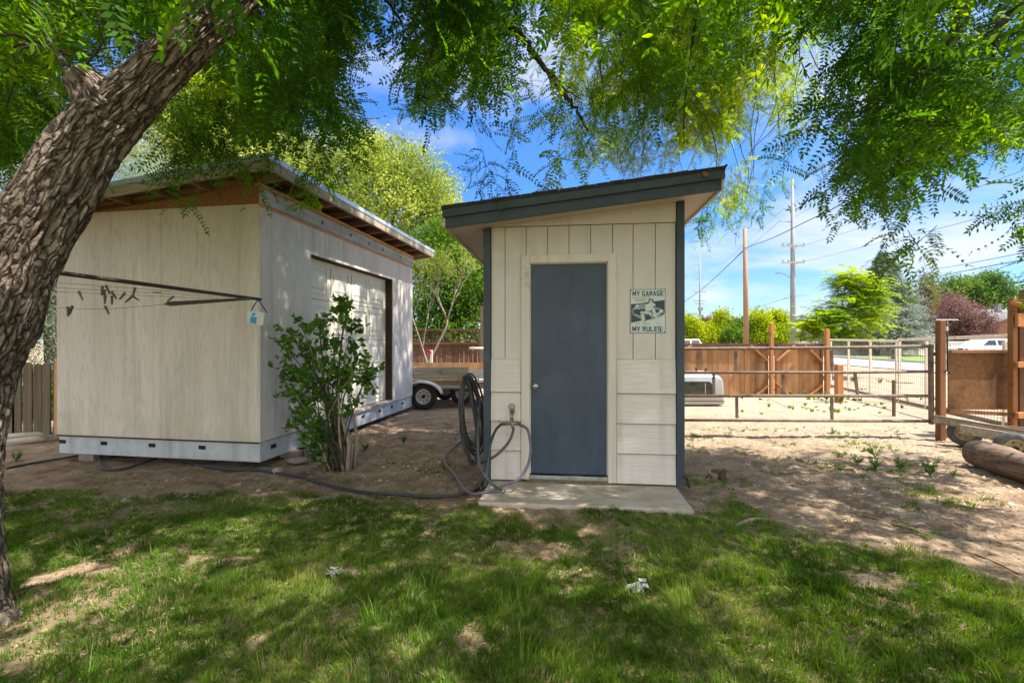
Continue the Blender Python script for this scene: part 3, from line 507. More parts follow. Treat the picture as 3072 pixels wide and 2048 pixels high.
# ---------------------------------------------------------------- small shed (centre)
TS = frame((-.264, 4.44), 6.3)
def ws(u, v, z=0): return TS @ Vector((u, v, z))
b = MB(TS); b.box(.05, 1.765, -.60, 2.45, -.05, .082); o = b.build('concrete_slab', M['concrete'], None, .01); tag(o, 'worn concrete slab under and in front of the small blue-trimmed shed', 'slab')
ss = thing('tool_shed', 'small tan shed with slate-blue door, trim and slanting roof', 'shed', ws(.9, 0))
Wd = 1.825; Dp = 2.35
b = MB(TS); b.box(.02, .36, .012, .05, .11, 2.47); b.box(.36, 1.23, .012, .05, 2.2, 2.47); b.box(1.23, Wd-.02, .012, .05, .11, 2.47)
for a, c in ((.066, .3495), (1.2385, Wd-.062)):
    for z in (.375, .65, .926): b.box(a, c, -.0150, .011, z-.006, z-.0005)  # dark strips paint in the shadow line under each siding course
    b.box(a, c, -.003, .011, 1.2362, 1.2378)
b.build('backing_and_shadow_lines', M['groove'], ss)
b = MB(TS); G0 = [.068, .2, .4, .602, .8, 1.0, 1.2, 1.385, 1.584, Wd-.062]
for a, c in zip(G0[:-1], G0[1:]):
    lo = 1.238 if (c <= .41 or a >= 1.19) else 2.214
    g0, g1 = .0032, .0032
    if a < .36 < c+.1 and a >= .19: b.box(a+g0, .352, 0, .0119, 1.238, 2.478); b.box(.352, c-g1, 0, .0119, 2.214, 2.478); continue
    if a >= 1.19 and a < 1.21: b.box(a+g0, 1.236, 0, .0119, 2.214, 2.478); b.box(1.236, c-g1, 0, .0119, 1.238, 2.478); continue
    b.box(a+g0, c-g1, 0, .0119, lo, 2.478)
b.build('vertical_siding', M['siding'], ss)
zc = [.10, .375, .65, .926, 1.236]
for (a, c) in ((.066, .349), (1.239, Wd-.062)):
    b = MB(TS)
    for k in range(4):
        z0, z1 = zc[k], zc[k+1]; b.prismx([(-.018, z0), (-.001, z1+.0), (.0118, z1), (.0118, z0)], a, c)
    b.build('lap_siding', M['lap'], ss)
b = MB(TS)   # wedge board under the rake
b.prism([(.068, 2.484), (Wd-.062, 2.484), (Wd-.062, 2.668), (.068, 2.486)], -.012, .045); b.build('frieze_board', M['siding'], ss)
b = MB(TS)
b.box(.354, .434, -.026, .012, .11, 2.21); b.box(1.156, 1.234, -.026, .012, .10, 2.21); b.box(.434, 1.156, -.026, .012, 2.132, 2.21)
b.box(.434, .444, -.012, .05, .16, 2.132); b.box(1.146, 1.156, -.012, .05, .16, 2.132); b.box(.444, 1.146, -.012, .05, 2.122, 2.132); b.build('door_casing', M['casing'], ss, .005)
b = MB(TS); b.box(.446, 1.144, .004, .044, .165, 2.12); dd = b.build('door', M['door'], ss, .002)
b = MB(TS); b.box(.438, 1.152, -.045, .05, .12, .155); b.build('threshold', M['steel'], ss, .004)
b = MB(TS); b.box(.40, 1.2, -.02, .05, .084, .118); b.build('rotten_sill', M['groove'], ss, .004)
b = MB(TS); b.lathe([(.034, 0), (.034, .006), (.016, .010), (.013, .03), (.024, .04), (.030, .055), (.027, .07), (.012, .076)], (.492, .003, .985), (0, -1, 0), 20); b.build('door_knob', M['steel'], dd, 0, True)
b = MB(TS); b.box(-.004, .062, -.03, .05, .09, 2.46); b.build('corner_trim', M['blue'], ss, .004)
b = MB(TS); b.box(Wd-.058, Wd+.012, -.03, .05, .09, 2.67); b.build('corner_trim', M['blue'], ss, .004)
def sz(u, d=0): return 2.475+.1075*u+d
b = MB(TS)
b.add([(x, y, z) for y in (.05, Dp) for x, z in ((.0, .09), (.02, .09), (.02, sz(.02)), (.0, sz(0)))], [(0,1,2,3),(7,6,5,4),(0,4,5,1),(1,5,6,2),(2,6,7,3),(3,7,4,0)])
b.add([(x, y, z) for y in (.05, Dp) for x, z in ((Wd-.02, .09), (Wd, .09), (Wd, sz(Wd)), (Wd-.02, sz(Wd-.02)))], [(0,1,2,3),(7,6,5,4),(0,4,5,1),(1,5,6,2),(2,6,7,3),(3,7,4,0)])
b.prism([(.02, .09), (Wd-.02, .09), (Wd-.02, sz(Wd)), (.02, sz(.02))], Dp-.02, Dp); b.build('side_wall', M['siding'], ss)
def sl(b, ua, ub, va, vb, d0, d1): b.add([(u, v, sz(u, d)) for d in (d0, d1) for u, v in ((ua, va), (ub, va), (ub, vb), (ua, vb))], [(0,3,2,1),(4,5,6,7),(0,1,5,4),(1,2,6,5),(2,3,7,6),(3,0,4,7)])
ua, ub, va, vb = -.30, 2.065, -.27, Dp+.2
b = MB(TS); sl(b, ua, ub, va, vb, .001, .018); b.build('soffit', M['soffit'], ss)
b = MB(TS); sl(b, ua-.0, ub, va-.03, va-.002, -.03, .105); sl(b, ua-.025, ub+.025, va-.055, va-.032, .062, .135)
b.build('rake_fascia', M['blue'], ss, .004)
b = MB(TS); sl(b, ua-.025, ua-.002, va-.03, vb, -.02, .10); b.build('eave_fascia', M['soffit'], ss, .003)
b = MB(TS); sl(b, ub+.002, ub+.024, va-.03, vb, -.02, .10); b.build('eave_fascia', M['soffit'], ss, .003)
b = MB(TS); sl(b, ua-.03, ub+.03, va-.06, vb+.03, .137, .150)
g = random.Random(3)
u = ua-.03
while u < ub+.02:
    w = g.uniform(.06, .16); sl(b, u, min(u+w, ub+.035), va-.072-g.uniform(0, .008), va+.3, .151+g.uniform(-.001, .002), .158+g.uniform(0, .008)); u += w+.004
b.build('roof_shingles', M['shingle'], ss)
# wasp nest mark, dirt around the tap
b = MB(TS); b.lathe([(.001, 0), (.03, .004), (.02, .012), (.005, .02)], (1.925, va-.055, sz(1.925, .115)), (0, -1, .1), 9); b.build('mud_nest', M['osb'], ss, 0, True)

# sign ------------------------------------------------------------------
sg = thing('tin_sign', 'rusted tin garage sign with a vintage car and pin-up, screwed to the tan shed wall', 'sign', ws(1.515, 0, 1.68))
SX0, SX1, SZ0, SZ1 = 1.357, 1.673, 1.476, 1.878
yb = -.0015
b = MB(TS); b.box(SX0, SX1, yb-.004, yb, SZ0, SZ1); b.build('sign_rim', M['rustedge'], sg)
b = MB(TS); b.box(SX0+.005, SX1-.005, yb-.0055, yb-.004, SZ0+.005, SZ1-.005); b.build('sign_face', M['signface'], sg)
def sp(x, y): return (SX0+(x-312)/(1158-312)*(SX1-SX0), SZ1-(y-290)/(1332-290)*(SZ1-SZ0))     # from the sign's own proportions
def inlay(name, polys, m, lay):
    for P in polys: b = MB(TS); b.prism([sp(*q) for q in P], yb-.0055-.0007*lay, yb-.0055); b.build(name, m, sg)
    pass
def ell(cx, cy, rx, ry, n=14, a=0):
    return [(cx+rx*math.cos(t)*math.cos(a)-ry*math.sin(t)*math.sin(a), cy+rx*math.cos(t)*math.sin(a)+ry*math.sin(t)*math.cos(a)) for t in [2*math.pi*i/n for i in range(n)]]
inlay('backdrop', [[(335, 645), (740, 600), (1135, 550), (1135, 870), (900, 900), (600, 1030), (335, 1088)]], M['signdark'], 1)
inlay('faded_script', [[(370, 480), (790, 470), (790, 500), (370, 512)], [(430, 530), (700, 520), (700, 570), (430, 578)], [(430, 1100), (560, 1098), (560, 1118), (430, 1120)], [(620, 1098), (790, 1096), (790, 1130), (620, 1132)], [(930, 1096), (1050, 1094), (1050, 1118), (930, 1120)]], M['signtan'], 1)
inlay('car_body', [[(425, 690), (470, 645), (620, 628), (740, 640), (900, 715), (1010, 735), (1100, 790), (1125, 850), (1110, 900), (1000, 960), (860, 1000), (700, 1050), (640, 1070), (570, 1000), (380, 900), (358, 800), (380, 750)]], M['signmid'], 2)
inlay('car_shade', [[(400, 762), (660, 762), (690, 815), (560, 850), (545, 930), (420, 880), (395, 820)], [(640, 900), (780, 900), (830, 985), (700, 1030), (668, 980)], [(900, 790), (1000, 770), (1000, 840), (930, 850)], [(1050, 870), (1110, 840), (1095, 900), (1055, 915)]], M['signdark'], 3)
inlay('car_chrome', [[(380, 745), (540, 750), (540, 762), (390, 760)], [(550, 820), (700, 815), (815, 850), (815, 880), (560, 850)], ell(480, 695, 45, 28), ell(1055, 810, 48, 42), ell(620, 960, 42, 95, 14, -.2), [(430, 880), (540, 920), (540, 935), (430, 893)], [(700, 1030), (900, 990), (1080, 925), (1110, 930), (900, 1040), (720, 1062)], [(850, 900), (1000, 840), (1040, 860), (860, 960)]], M['signlite'], 4)
inlay('figure', [[(790, 600), (840, 600), (905, 640), (925, 690), (870, 690), (845, 700), (900, 760), (960, 960), (960, 1010), (935, 1000), (850, 830), (800, 820), (790, 800), (680, 810), (670, 660), (740, 640)], ell(810, 560, 34, 40), ell(800, 890, 24, 36)], M['signlite'], 5)
inlay('figure_hair', [[(748, 560), (770, 520), (820, 512), (872, 545), (865, 600), (842, 590), (830, 540), (785, 545), (775, 590), (755, 590)], [(845, 700), (870, 690), (905, 700), (860, 715)], [(795, 810), (830, 770), (850, 800), (810, 835)]], M['signdark'], 6)
for x, y in ((338, 316), (1035, 312), (1135, 306), (1040, 1312), (1135, 1312), (330, 1318)): b = MB(TS); q = sp(x, y); b.lathe([(.0045, 0), (.003, .003)], (q[0], yb-.006, q[1]), (0, -1, 0), 8); b.build('screw', M['dark'], sg)
def rc(a, b_, c, d): return [(a, b_), (c, b_), (c, d), (a, d)]
GL = {'M': [rc(0,0,.25,1), rc(.75,0,1,1), [(.02,1),(.28,1),(.62,.22),(.38,.22)], [(.98,1),(.72,1),(.38,.22),(.62,.22)]],
 'Y': [rc(.36,0,.64,.46), [(0,1),(.29,1),(.64,.44),(.36,.36)], [(1,1),(.71,1),(.36,.44),(.64,.36)]],
 'G': [rc(0,.1,.29,.9), rc(.1,.79,.96,1), rc(.1,0,.96,.21), rc(.70,.03,.98,.52), rc(.5,.36,.98,.54)],
 'A': [[(0,0),(.28,0),(.62,1),(.36,1)], [(1,0),(.72,0),(.38,1),(.64,1)], rc(.22,.18,.78,.36)],
 'R': [rc(0,0,.29,1), rc(.1,.8,.88,1), rc(.1,.40,.88,.59), rc(.67,.46,.96,.94), [(.38,.44),(.66,.44),(1,0),(.70,0)]],
 'E': [rc(0,0,.30,1), rc(.1,.79,.95,1), rc(.1,0,.95,.21), rc(.1,.40,.85,.60)], 'L': [rc(0,0,.30,1), rc(.1,0,.95,.21)],
 'U': [rc(0,.08,.29,1), rc(.71,.08,1,1), rc(.08,0,.92,.22)], 'S': [rc(.05,.79,.97,1), rc(0,.46,.29,.94), rc(.05,.40,.95,.60), rc(.71,.06,1,.54), rc(.03,0,.95,.21)],
 '!': [rc(.32,.32,.68,1), rc(.32,0,.68,.22)]}
def text(s, name, x0, x1, y0, y1):
    wd = [.45 if c == ' ' else (.45 if c == '!' else (1.2 if c == 'M' else 1)) for c in s]; tot = sum(wd)+.16*(len(s)-1); u = (x1-x0)/tot; x = x0; b = MB(TS)
    for c, w in zip(s, wd):
        for k, P in enumerate(GL.get(c, [])): b.prism([sp(x+p*w*u, y1-q*(y1-y0)) for p, q in P], yb-.0064-.00012*k, yb-.0056)
        x += (w+.16)*u
    b.build(name, M['signdark'], sg)
text('MY GARAGE', 'lettering', 368, 1110, 335, 452); text('MY RULES!', 'lettering', 365, 1105, 1172, 1292)

# tap, splitter and hoses -------------------------------------------------
tp = thing('garden_tap', 'old brass hose tap on the tan siding left of the blue door', 'tap', ws(.27, -.02, .72))
b = MB(TS); b.tube([(.27, .0, .74), (.27, -.05, .74), (.27, -.075, .715), (.27, -.078, .67)], .014, 8); b.lathe([(.024, 0), (.024, .006)], (.27, -.017, .74), (0, -1, 0), 12); b.build('spout', M['brass'], tp, 0, True)
b = MB(TS); b.tube([(.27, -.05, .74), (.27, -.06, .79)], .007, 6)
b.tube([(.27+.026*math.cos(t), -.06, .79+.026*math.sin(t)) for t in [i*math.pi/5 for i in range(10)]], .006, 6, closed=True); b.build('handle', M['brass'], tp, 0, True)
sp_ = thing('hose_splitter', 'brass hose splitter with levers under the tap', 'splitter', ws(.27, -.08, .66))
b = MB(TS); b.tube([(.27, -.078, .675), (.27, -.078, .64)], .018, 8); b.tube([(.18, -.08, .632), (.27, -.085, .645), (.36, -.08, .635)], .016, 8); b.tube([(.28, -.09, .64), (.285, -.1, .60)], .014, 8); b.build('body', M['brass'], sp_, 0, True)
b = MB(TS); b.beam((.175, -.1, .64), (.155, -.1, .675), .02, .006); b.build('lever', M['brass'], sp_); b = MB(TS); b.beam((.345, -.1, .64), (.365, -.1, .68), .02, .006); b.build('lever', M['brass'], sp_)
def hose(pts, m, label, r=.0125, name='garden_hose', grp=None, ends=True):
    p = curve_pts(pts, 7); b = MB(); b.tube(p, r, 10); o = b.build(name, m, None, 0, True); tag(o, label, 'hose', grp)
    return o
A = at
hose([ws(.35, -.085, .63), A(1583, 1290, 4.22), A(1592, 1345, 4.2), A(1583, 1395, 4.15), A(1556, 1436, 4.08), (A(1520, 1452, 4.08)), (*A(1470, 1456, 4.05)[:2], .105), (*A(1405, 1444, 4.12)[:2], .07), gnd(1360, 1418, .03), gnd(1336, 1392, .03), gnd(1334, 1368, .03), gnd(1352, 1348, .03), gnd(1378, 1325, .03), gnd(1405, 1314, .04), (*gnd(1430, 1312)[:2], .1)], M['hosep'],
   'faded purple hose looping from the tap round the shed corner onto the dirt')
hose([ws(.17, -.09, .63), A(1487, 1290, 4.25), A(1473, 1325, 4.25), A(1466, 1365, 4.22), A(1460, 1410, 4.18), (*A(1450, 1450, 4.12)[:2], .1), (*gnd(1432, 1462)[:2], .04)], M['rubber'], 'black hose dropping from the left outlet of the splitter')
hose([ws(.285, -.1, .60), A(1540, 1290, 4.26), A(1528, 1322, 4.25), A(1505, 1350, 4.24), A(1478, 1372, 4.24), A(1452, 1383, 4.26), A(1436, 1386, 4.4), A(1425, 1370, 4.6)], M['hoseb'], 'brown hose curving from the middle outlet behind the corner trim')
o = hose([A(1442, 1190, 4.75), A(1437, 1240, 4.5), A(1434, 1300, 4.3), A(1434, 1350, 4.2), A(1440, 1400, 4.15), A(1458, 1432, 4.1), A(1482, 1456, 4.05), A(1500, 1468, 4.0)], M['hoseg'], 'grey-green hose hanging at the shed corner, its metal end resting on the slab')
b = MB(); p = A(1500, 1468, 4.0); b.lathe([(.017, 0), (.017, .03), (.02, .031), (.02, .045)], p, (.75, -.5, -.2), 12); b.build('hose_end', M['steel'], o, 0, True)
ch = thing('coiled_hose', 'hank of black and green hose hanging on the left side of the small shed', 'hose', (-.42, 4.8, .2))
g = random.Random(5)
for k in range(15):
    cx = -.385-g.uniform(0, .035); wx = .06+.07*k/15+g.uniform(-.012, .012); zl = g.uniform(.34, .43)+(.02 if k % 5 == 0 else 0); top = 1.03+g.uniform(-.03, .03); y0 = 4.62+.028*k; ph = g.uniform(-.5, .5)
    lo = top-2*zl; P = []
    for i in range(22):
        t = 2*math.pi*i/22; s = math.sin(t); c = math.cos(t)
        P.append((cx-.02-(s*.045)+wx*c*(1-.25*s)+g.uniform(-.004, .004), y0+.05*math.sin(t+ph), (top+lo)/2+zl*s))
    b = MB(); b.tube(P, .0115, 8, closed=True); b.build('loop', [M['rubber'], M['rubber'], M['hoseg'], M['hoseg'], M['rubber'], M['hosep']][k % 6] if k % 6 != 5 else M['hoseb'], ch, 0, True)
b = MB(TS); b.beam((.0, .35, 1.0), (-.12, .35, .99), .03, .02); b.beam((-.12, .35, .98), (-.13, .35, 1.05), .03, .012); b.build('hook', M['steel'], ch)
b = MB(); b.tube(curve_pts([gnd(1368, 1318, .03), gnd(1366, 1305, .03), gnd(1385, 1297, .03), gnd(1410, 1300, .04), gnd(1425, 1310, .05)]), .011, 8); b.build('trailing_end', M['hoseg'], ch, 0, True)
hose([gnd(20, 1404, .02), gnd(80, 1392, .02), gnd(150, 1380, .02), gnd(225, 1368, .03), gnd(270, 1360, .03)], M['rubber'], 'black hose on the dirt running to the left end of the garage', .014)
hose([gnd(306, 1362, .03), gnd(300, 1385, .03), gnd(312, 1405, .02), gnd(345, 1408, .02), gnd(385, 1402, .02), gnd(430, 1388, .03), gnd(470, 1375, .03)], M['rubber'], 'bent loop of black hose lying just under the garage skirt', .014)
hose([gnd(570, 1388, .02), gnd(640, 1402, .02), gnd(700, 1408, .02), gnd(760, 1408, .02), gnd(830, 1418, .02), gnd(905, 1430, .02), gnd(960, 1448, .02), gnd(1030, 1466, .02), gnd(1120, 1478, .025), gnd(1200, 1483, .025), gnd(1290, 1488, .025), gnd(1360, 1486, .025), gnd(1415, 1476, .03), gnd(1440, 1460, .03), gnd(1452, 1438, .04)], M['rubber'], 'long thick black hose snaking from the bush to the shed slab', .0145)

# ---------------------------------------------------------------- clothesline
def cd(px): return 1/(1/4.8+(780-px)/620*(1/3.15-1/4.8))
cl = thing('clothesline', 'rusty brown clothesline bar with thin wires in front of the plywood wall', 'clothesline', (*A(60, 1024, 2.9)[:2], 0))
b = MB(); p0 = A(190, 820, 3.02); p1 = A(782, 898, 4.85); d = (p1-p0); b.tube([p0-d*.28, p0, p0+d*.5, p1], .0155, 12); b.build('bar', M['darkpipe'], cl, 0, True)
b = MB(); q = p0-d*.22; b.tube([(q.x, q.y, -.05), (q.x, q.y, q.z)], .03, 12); b.build('post', M['darkpipe'], cl, 0, True)
for k, (r0, l0) in enumerate((((775, 893), (150, 846)), ((750, 894), (150, 862)), ((735, 900), (150, 874)))):
    a = A(*r0, cd(r0[0])); e = A(*l0, cd(l0[0])); b = MB(); b.tube([a, e, e+(e-a)*.35], .0016, 5); b.build('line_wire', M['wire'], cl)
a = A(505, 912, cd(505)); m_ = A(330, 926, cd(330)); e = A(150, 921, cd(150)); b = MB(); b.tube(curve_pts([a, A(415, 920, cd(415)), m_, A(240, 926, cd(240)), e, e+(e-m_)*.6]), .0016, 5); b.build('line_wire', M['wire'], cl)
b = MB(); k = A(470, 877, cd(470)); b.tube([k+Vector((-.03, 0, 0)), k, k+Vector((.03, 0, 0))], .006, 6); b.build('turnbuckle', M['steel'], cl)
rk = thing('folded_drying_rack', 'thin folded drying rack hanging under the right end of the clothesline bar', 'rack', A(500, 912, 4.5))
b = MB(); a = A(495, 912, cd(495)); e = A(752, 897, cd(745))
b.tube([a, e], .010, 8); b.tube([a+Vector((.03, -.02, .012)), e+Vector((0, -.02, .008))], .007, 8); b.tube([a+Vector((.02, .02, -.01)), e+Vector((-.05, .02, -.004))], .006, 8); b.build('rod', M['pin'], rk)
b = MB()
for t in (.36, .55, .74): 
    q = a.lerp(e, t); b.tube([q+Vector((0, 0, .02)), q+Vector((.0, -.012, -.02)), q+Vector((.004, -.012, -.06)), q+Vector((-.012, -.012, -.085))], .0022, 6)
b.build('hook', M['whiterim'], rk)
pins = [(242,886,-25),(306,872,5),(313,882,0),(323,868,-25),(315,898,5),(342,885,-35),(336,900,0),(367,888,40),(402,875,15),(386,898,50),(405,893,-55),(204,934,0),(213,930,20),(321,930,-25),(512,896,52)]
plab = ['lone clothespin left of the cluster on the upper wires, tilted right','left outer clothespin of the dense cluster','upright clothespin in the middle of the dense cluster','clothespin slanting down from the top of the cluster','lowest clothespin under the dense cluster','clothespin slanting down at the right of the cluster','short clothespin hanging just right of the cluster base','clothespin tilted left, between the cluster and the tall pair','tall clothespin at the right of the group, above a crossing pin','clothespin lying slanted under the tall one','small nearly flat clothespin by the tall pair','upright clothespin on the lowest wire, leftmost of all','tilted clothespin beside the leftmost one on the lowest wire','slanted clothespin on the lowest wire under the cluster','clothespin clipped at the left end of the folded rack']
for (px, py, an), lb in zip(pins, plab):
    D = cd(px)-.01; c = A(px, py, D); t = thing('clothespin', lb, 'clothespin', c, 'clothespins on the line'); a = R(an)
    for s in (-1, 1):
        b = MB(Matrix.Translation(c) @ Matrix.Rotation(a+s*.07, 4, 'Y')); b.box(s*.0035-.003, s*.0035+.003, -.004, .004, -.034, .034); b.build('prong', M['pin'], t)
bk = thing('peg_bucket', 'milky plastic tub with blue label and blue handle hanging from the clothesline bar end', 'bucket', A(775, 953, 4.72))
T = Matrix.Translation(A(775, 955, 4.74)) @ Matrix.Rotation(R(7), 4, 'Y') @ Matrix.Rotation(R(-6), 4, 'Z')
b = MB(T); hw, hd, t, hh = .098, .05, .085, .066
b.add([(-t, -hd*.85, -hh), (t, -hd*.85, -hh), (t, hd*.85, -hh), (-t, hd*.85, -hh), (-hw, -hd, hh), (hw, -hd, hh), (hw, hd, hh), (-hw, hd, hh), (-hw*.94, -hd*.9, hh), (hw*.94, -hd*.9, hh), (hw*.94, hd*.9, hh), (-hw*.94, hd*.9, hh), (-t*.9, -hd*.75, -hh+.006), (t*.9, -hd*.75, -hh+.006), (t*.9, hd*.75, -hh+.006), (-t*.9, hd*.75, -hh+.006)],
  [(0,3,2,1),(0,1,5,4),(1,2,6,5),(2,3,7,6),(3,0,4,7),(4,5,9,8),(5,6,10,9),(6,7,11,10),(7,4,8,11),(8,9,13,12),(9,10,14,13),(10,11,15,14),(11,8,12,15),(12,13,14,15)]); b.build('tub', M['bucket'], bk, .004)
b = MB(T); b.add([(-.055, -.0462, -.052), (.012, -.0462, -.058), (.016, -.0496, .012), (-.052, -.0496, .015)], [(0,1,2,3)]); b.add([(-.04, -.0500, .022), (-.004, -.0500, .022), (-.002, -.0512, .05), (-.038, -.0512, .05)], [(0,1,2,3)]); b.build('label', M['bluel'], bk)
b = MB(); k = A(774, 899, 4.80); tl = T @ Vector((-.09, 0, .06)); tr = T @ Vector((.09, 0, .06)); b.tube([tl, tl.lerp(k, .5)+Vector((-.006, 0, 0)), k, tr.lerp(k, .5)+Vector((.006, 0, 0)), tr], .006, 8); b.tube([k+Vector((-.03, 0, .005)), k+Vector((.025, 0, .01))], .011, 8); b.build('handle', M['bluep'], bk, 0, True)
# ---------------------------------------------------------------- left picket fence, timbers
pf = thing('picket_fence', 'old brown picket fence with rounded tops left of the garage', 'fence', (-6.6, 6.85, 0))
k = 0
for px in (-120, -88, -58, -28, 2, 32, 51, 84, 115, 139, 168):
    x = (px-1536)/F*6.85; w = .062 if px != 168 else .03; z1 = 1.085+.012*math.sin(k*2.1); k += 1
    b = MB(); b.prism([(x-w, .03), (x+w, .03), (x+w, z1-.05), (x+w*.7, z1-.015), (x+w*.25, z1), (x-w*.25, z1), (x-w*.7, z1-.015), (x-w, z1-.05)], 6.84, 6.86); b.build('picket', M['picket'], pf)
for z in (.28, .87):
    b = MB(); b.box(-8.2, -6.66, 6.863, 6.90, z, z+.06); b.build('rail', M['picket'], pf)
b = MB(); b.box(-6.70, -6.63, 6.83, 6.92, 0, 1.1); b.build('post', M['lumber'], pf)
for a_, b_, r, lb in (((-10, 1318), (185, 1306), .045, 'grey landscape timber on the ground in front of the picket fence'), ((15, 1336), (190, 1318), .05, 'front landscape timber lying nearest the garage corner')):
    p = gnd(*a_); q = gnd(*b_); b = MB(); b.tube([(p.x, p.y, r*.6), ((p.x+q.x)/2, (p.y+q.y)/2, r*.8), (q.x, q.y, r*.6)], r, 10); tag(b.build('landscape_timber', M['oldboard'], None, 0, True), lb, 'timber', 'timbers by the picket fence')
# small ground things
def lump(name, c, r, m, label, cat, sc=(1, 1, .8), seed=1, amp=.25, n=14):
    b = MB(); vs = []; fs = []
    for i in range(n+1):
        for j in range(n*2):
            th = math.pi*i/n; ph = math.pi*j/n; d = Vector((math.sin(th)*math.cos(ph), math.sin(th)*math.sin(ph), math.cos(th)))
            q = 1+amp*(float(fbm(d.x*1.7+9, d.y*1.7+9, d.z*1.7+9, seed))-.5)*2; vs.append((c[0]+d.x*r*q*sc[0], c[1]+d.y*r*q*sc[1], c[2]+d.z*r*q*sc[2]))
    for i in range(n):
        for j in range(n*2): fs.append((i*2*n+j, (i+1)*2*n+j, (i+1)*2*n+(j+1) % (2*n), i*2*n+(j+1) % (2*n)))
    b.add(vs, fs); return tag(b.build(name, m, None, 0, True), label, cat)
lump('rock', gnd(832, 1412, .03), .05, M['rock'], 'smooth tan rock on the dirt beside the black hose', 'rock', (1, 1, .85), 3)
lump('rock', gnd(893, 1380, .03), .10, M['block'], 'flat grey stone under the edge of the garage behind the bush', 'rock', (1.3, .8, .35), 8)
def scrap(c, s, seed, label):
    g = random.Random(seed); b = MB()
    for i in range(9):
        o = Vector(c)+Vector((g.uniform(-s, s), g.uniform(-s*.5, s*.5), g.uniform(.01, s*.9))); a = g.uniform(0, 6.28); t = g.uniform(-.9, .9); M_ = Matrix.Translation(o) @ Matrix.Rotation(a, 4, 'Z') @ Matrix.Rotation(t, 4, 'X'); w = s*g.uniform(.35, .7)
        P = [M_ @ Vector((x*w*g.uniform(.7, 1.1), y*w*g.uniform(.5, 1.1), .12*w*math.sin(3*x+y))) for x, y in ((-1, -.5), (-.2, -1), (.7, -.7), (1, .2), (.3, 1), (-.6, .8))]
        n = len(P); U = Vector((0, 0, .004)); b.add(P+[p+U for p in P], [tuple(range(n))[::-1], tuple(range(n, 2*n))]+[(i, (i+1) % n, (i+1) % n+n, i+n) for i in range(n)])
    return tag(b.build('paper_scrap', M['paper'], None, 0), label, 'litter', 'torn white scraps on the lawn')
scrap(gnd(1905, 1765, .0), .055, 4, 'crumpled torn white scrap on the lawn below the concrete slab')
scrap(gnd(1004, 1725, .0), .042, 6, 'smaller torn white scrap on the lawn left of centre')
# stump piece, roots
st = gnd(2168, 1438); b = MB(); b.tube([(st.x+.0, st.y, -.01), (st.x-.005, st.y, .05), (st.x+.03, st.y, .10)], [.05, .036, .024], 9); b.tube([(st.x-.0, st.y, .05), (st.x-.05, st.y+.02, .085), (st.x-.10, st.y+.03, .08)], [.03, .022, .016], 8); b.tube([(st.x-.16, st.y+.02, .01), (st.x-.13, st.y+.02, .05), (st.x-.10, st.y+.03, .02)], .012, 7)
tag(b.build('root_stump', M['stump'], None, 0, True), 'gnarled brown root stub sticking out of the dirt right of the shed', 'stump')
b = MB(); b.tube(curve_pts([A(2056, 1432, 4.15), (*gnd(2060, 1448)[:2], .06), (*gnd(2070, 1462)[:2], .0)]), .012, 7); tag(b.build('dead_stick', M['stump'], None, 0, True), 'short dead stick leaning on the right corner of the small shed', 'stick')
for nm, pts, r, lb in (('surface_root', [(2205, 1580), (2228, 1572), (2262, 1562), (2310, 1556), (2360, 1558)], .016, 'pale surface root arching out of the lawn right of the slab'),
     ('surface_root', [(2560, 1530), (2620, 1548), (2680, 1565), (2740, 1585), (2790, 1600)], .009, 'thin long root on the dirt at the right edge of the grass'),
     ('surface_root', [(2835, 1638), (2890, 1648), (2950, 1668), (3010, 1700), (3070, 1730)], .006, 'thin root at the far right of the lawn'),
     ('surface_root', [(2430, 1570), (2470, 1574), (2500, 1572)], .008, 'short root stub beside the arching root'),
     ('surface_root', [(2540, 1648), (2570, 1660), (2610, 1672), (2650, 1690)], .009, 'short root in a bare patch of the right lawn'),
     ('fallen_twig', [(1565, 1506), (1590, 1515), (1618, 1530)], .006, 'dark twig lying on the front edge of the concrete slab'),
     ('fallen_twig', [(1685, 1520), (1715, 1509), (1745, 1512), (1765, 1525)], .004, 'pale bent twig in the dirt before the slab'),
     ('fallen_twig', [(2335, 1424), (2365, 1420), (2400, 1412)], .006, 'dry curled twig on the dirt beyond the root stump'),
     ('fallen_twig', [(2418, 1510), (2450, 1520), (2480, 1512)], .008, 'dark broken twig among the grass right of the shed')):
    P = [gnd(*p, .0) for p in pts]; b = MB(); n = len(P)
    b.tube(curve_pts([(p.x, p.y, float(gh(p.x, p.y))+(r*.6 if 0 < i < n-1 else -r*.3)) for i, p in enumerate(P)], 5), r, 7); tag(b.build(nm, M['root'] if 'root' in nm else M['stump'], None, 0, True), lb, 'root' if 'root' in nm else 'twig')
# weeds
def weed(px, py, s, seed, label, kind='broad'):
    c = gnd(px, py); g = np.random.default_rng(seed); Q = []; b = MB()
    for i in range(9 if kind == 'broad' else 16):
        a = g.uniform(0, 6.28); hgt = s*g.uniform(.5, 1); o = Vector((math.cos(a), math.sin(a), 0)); top = Vector(c)+o*s*g.uniform(.15, .5)+Vector((0, 0, hgt)); b.tube([c, Vector(c).lerp(top, .5)+Vector((0, 0, hgt*.1)), top], s*.018, 4)
        for k in range(9):
            t = .25+.75*k/8; q = Vector(c).lerp(top, t); aa = a+g.uniform(-1.6, 1.6); L = s*g.uniform(.16, .34)*(1.2-t*.5); wv = L*g.uniform(.22, .36); f = Vector((math.cos(aa), math.sin(aa), g.uniform(.1, .9))).normalized(); sd = f.cross(Vector((0, 0, 1))).normalized()
            Q.append([q, q+f*L*.5+sd*wv, q+f*L, q+f*L*.5-sd*wv])
    o = thing('weed', label, 'weed', c, 'weeds on the dirt'); b.build('stem', M['weed'], o); quadmesh('leaves', [[tuple(v) for v in q] for q in Q], M['weed'], o)
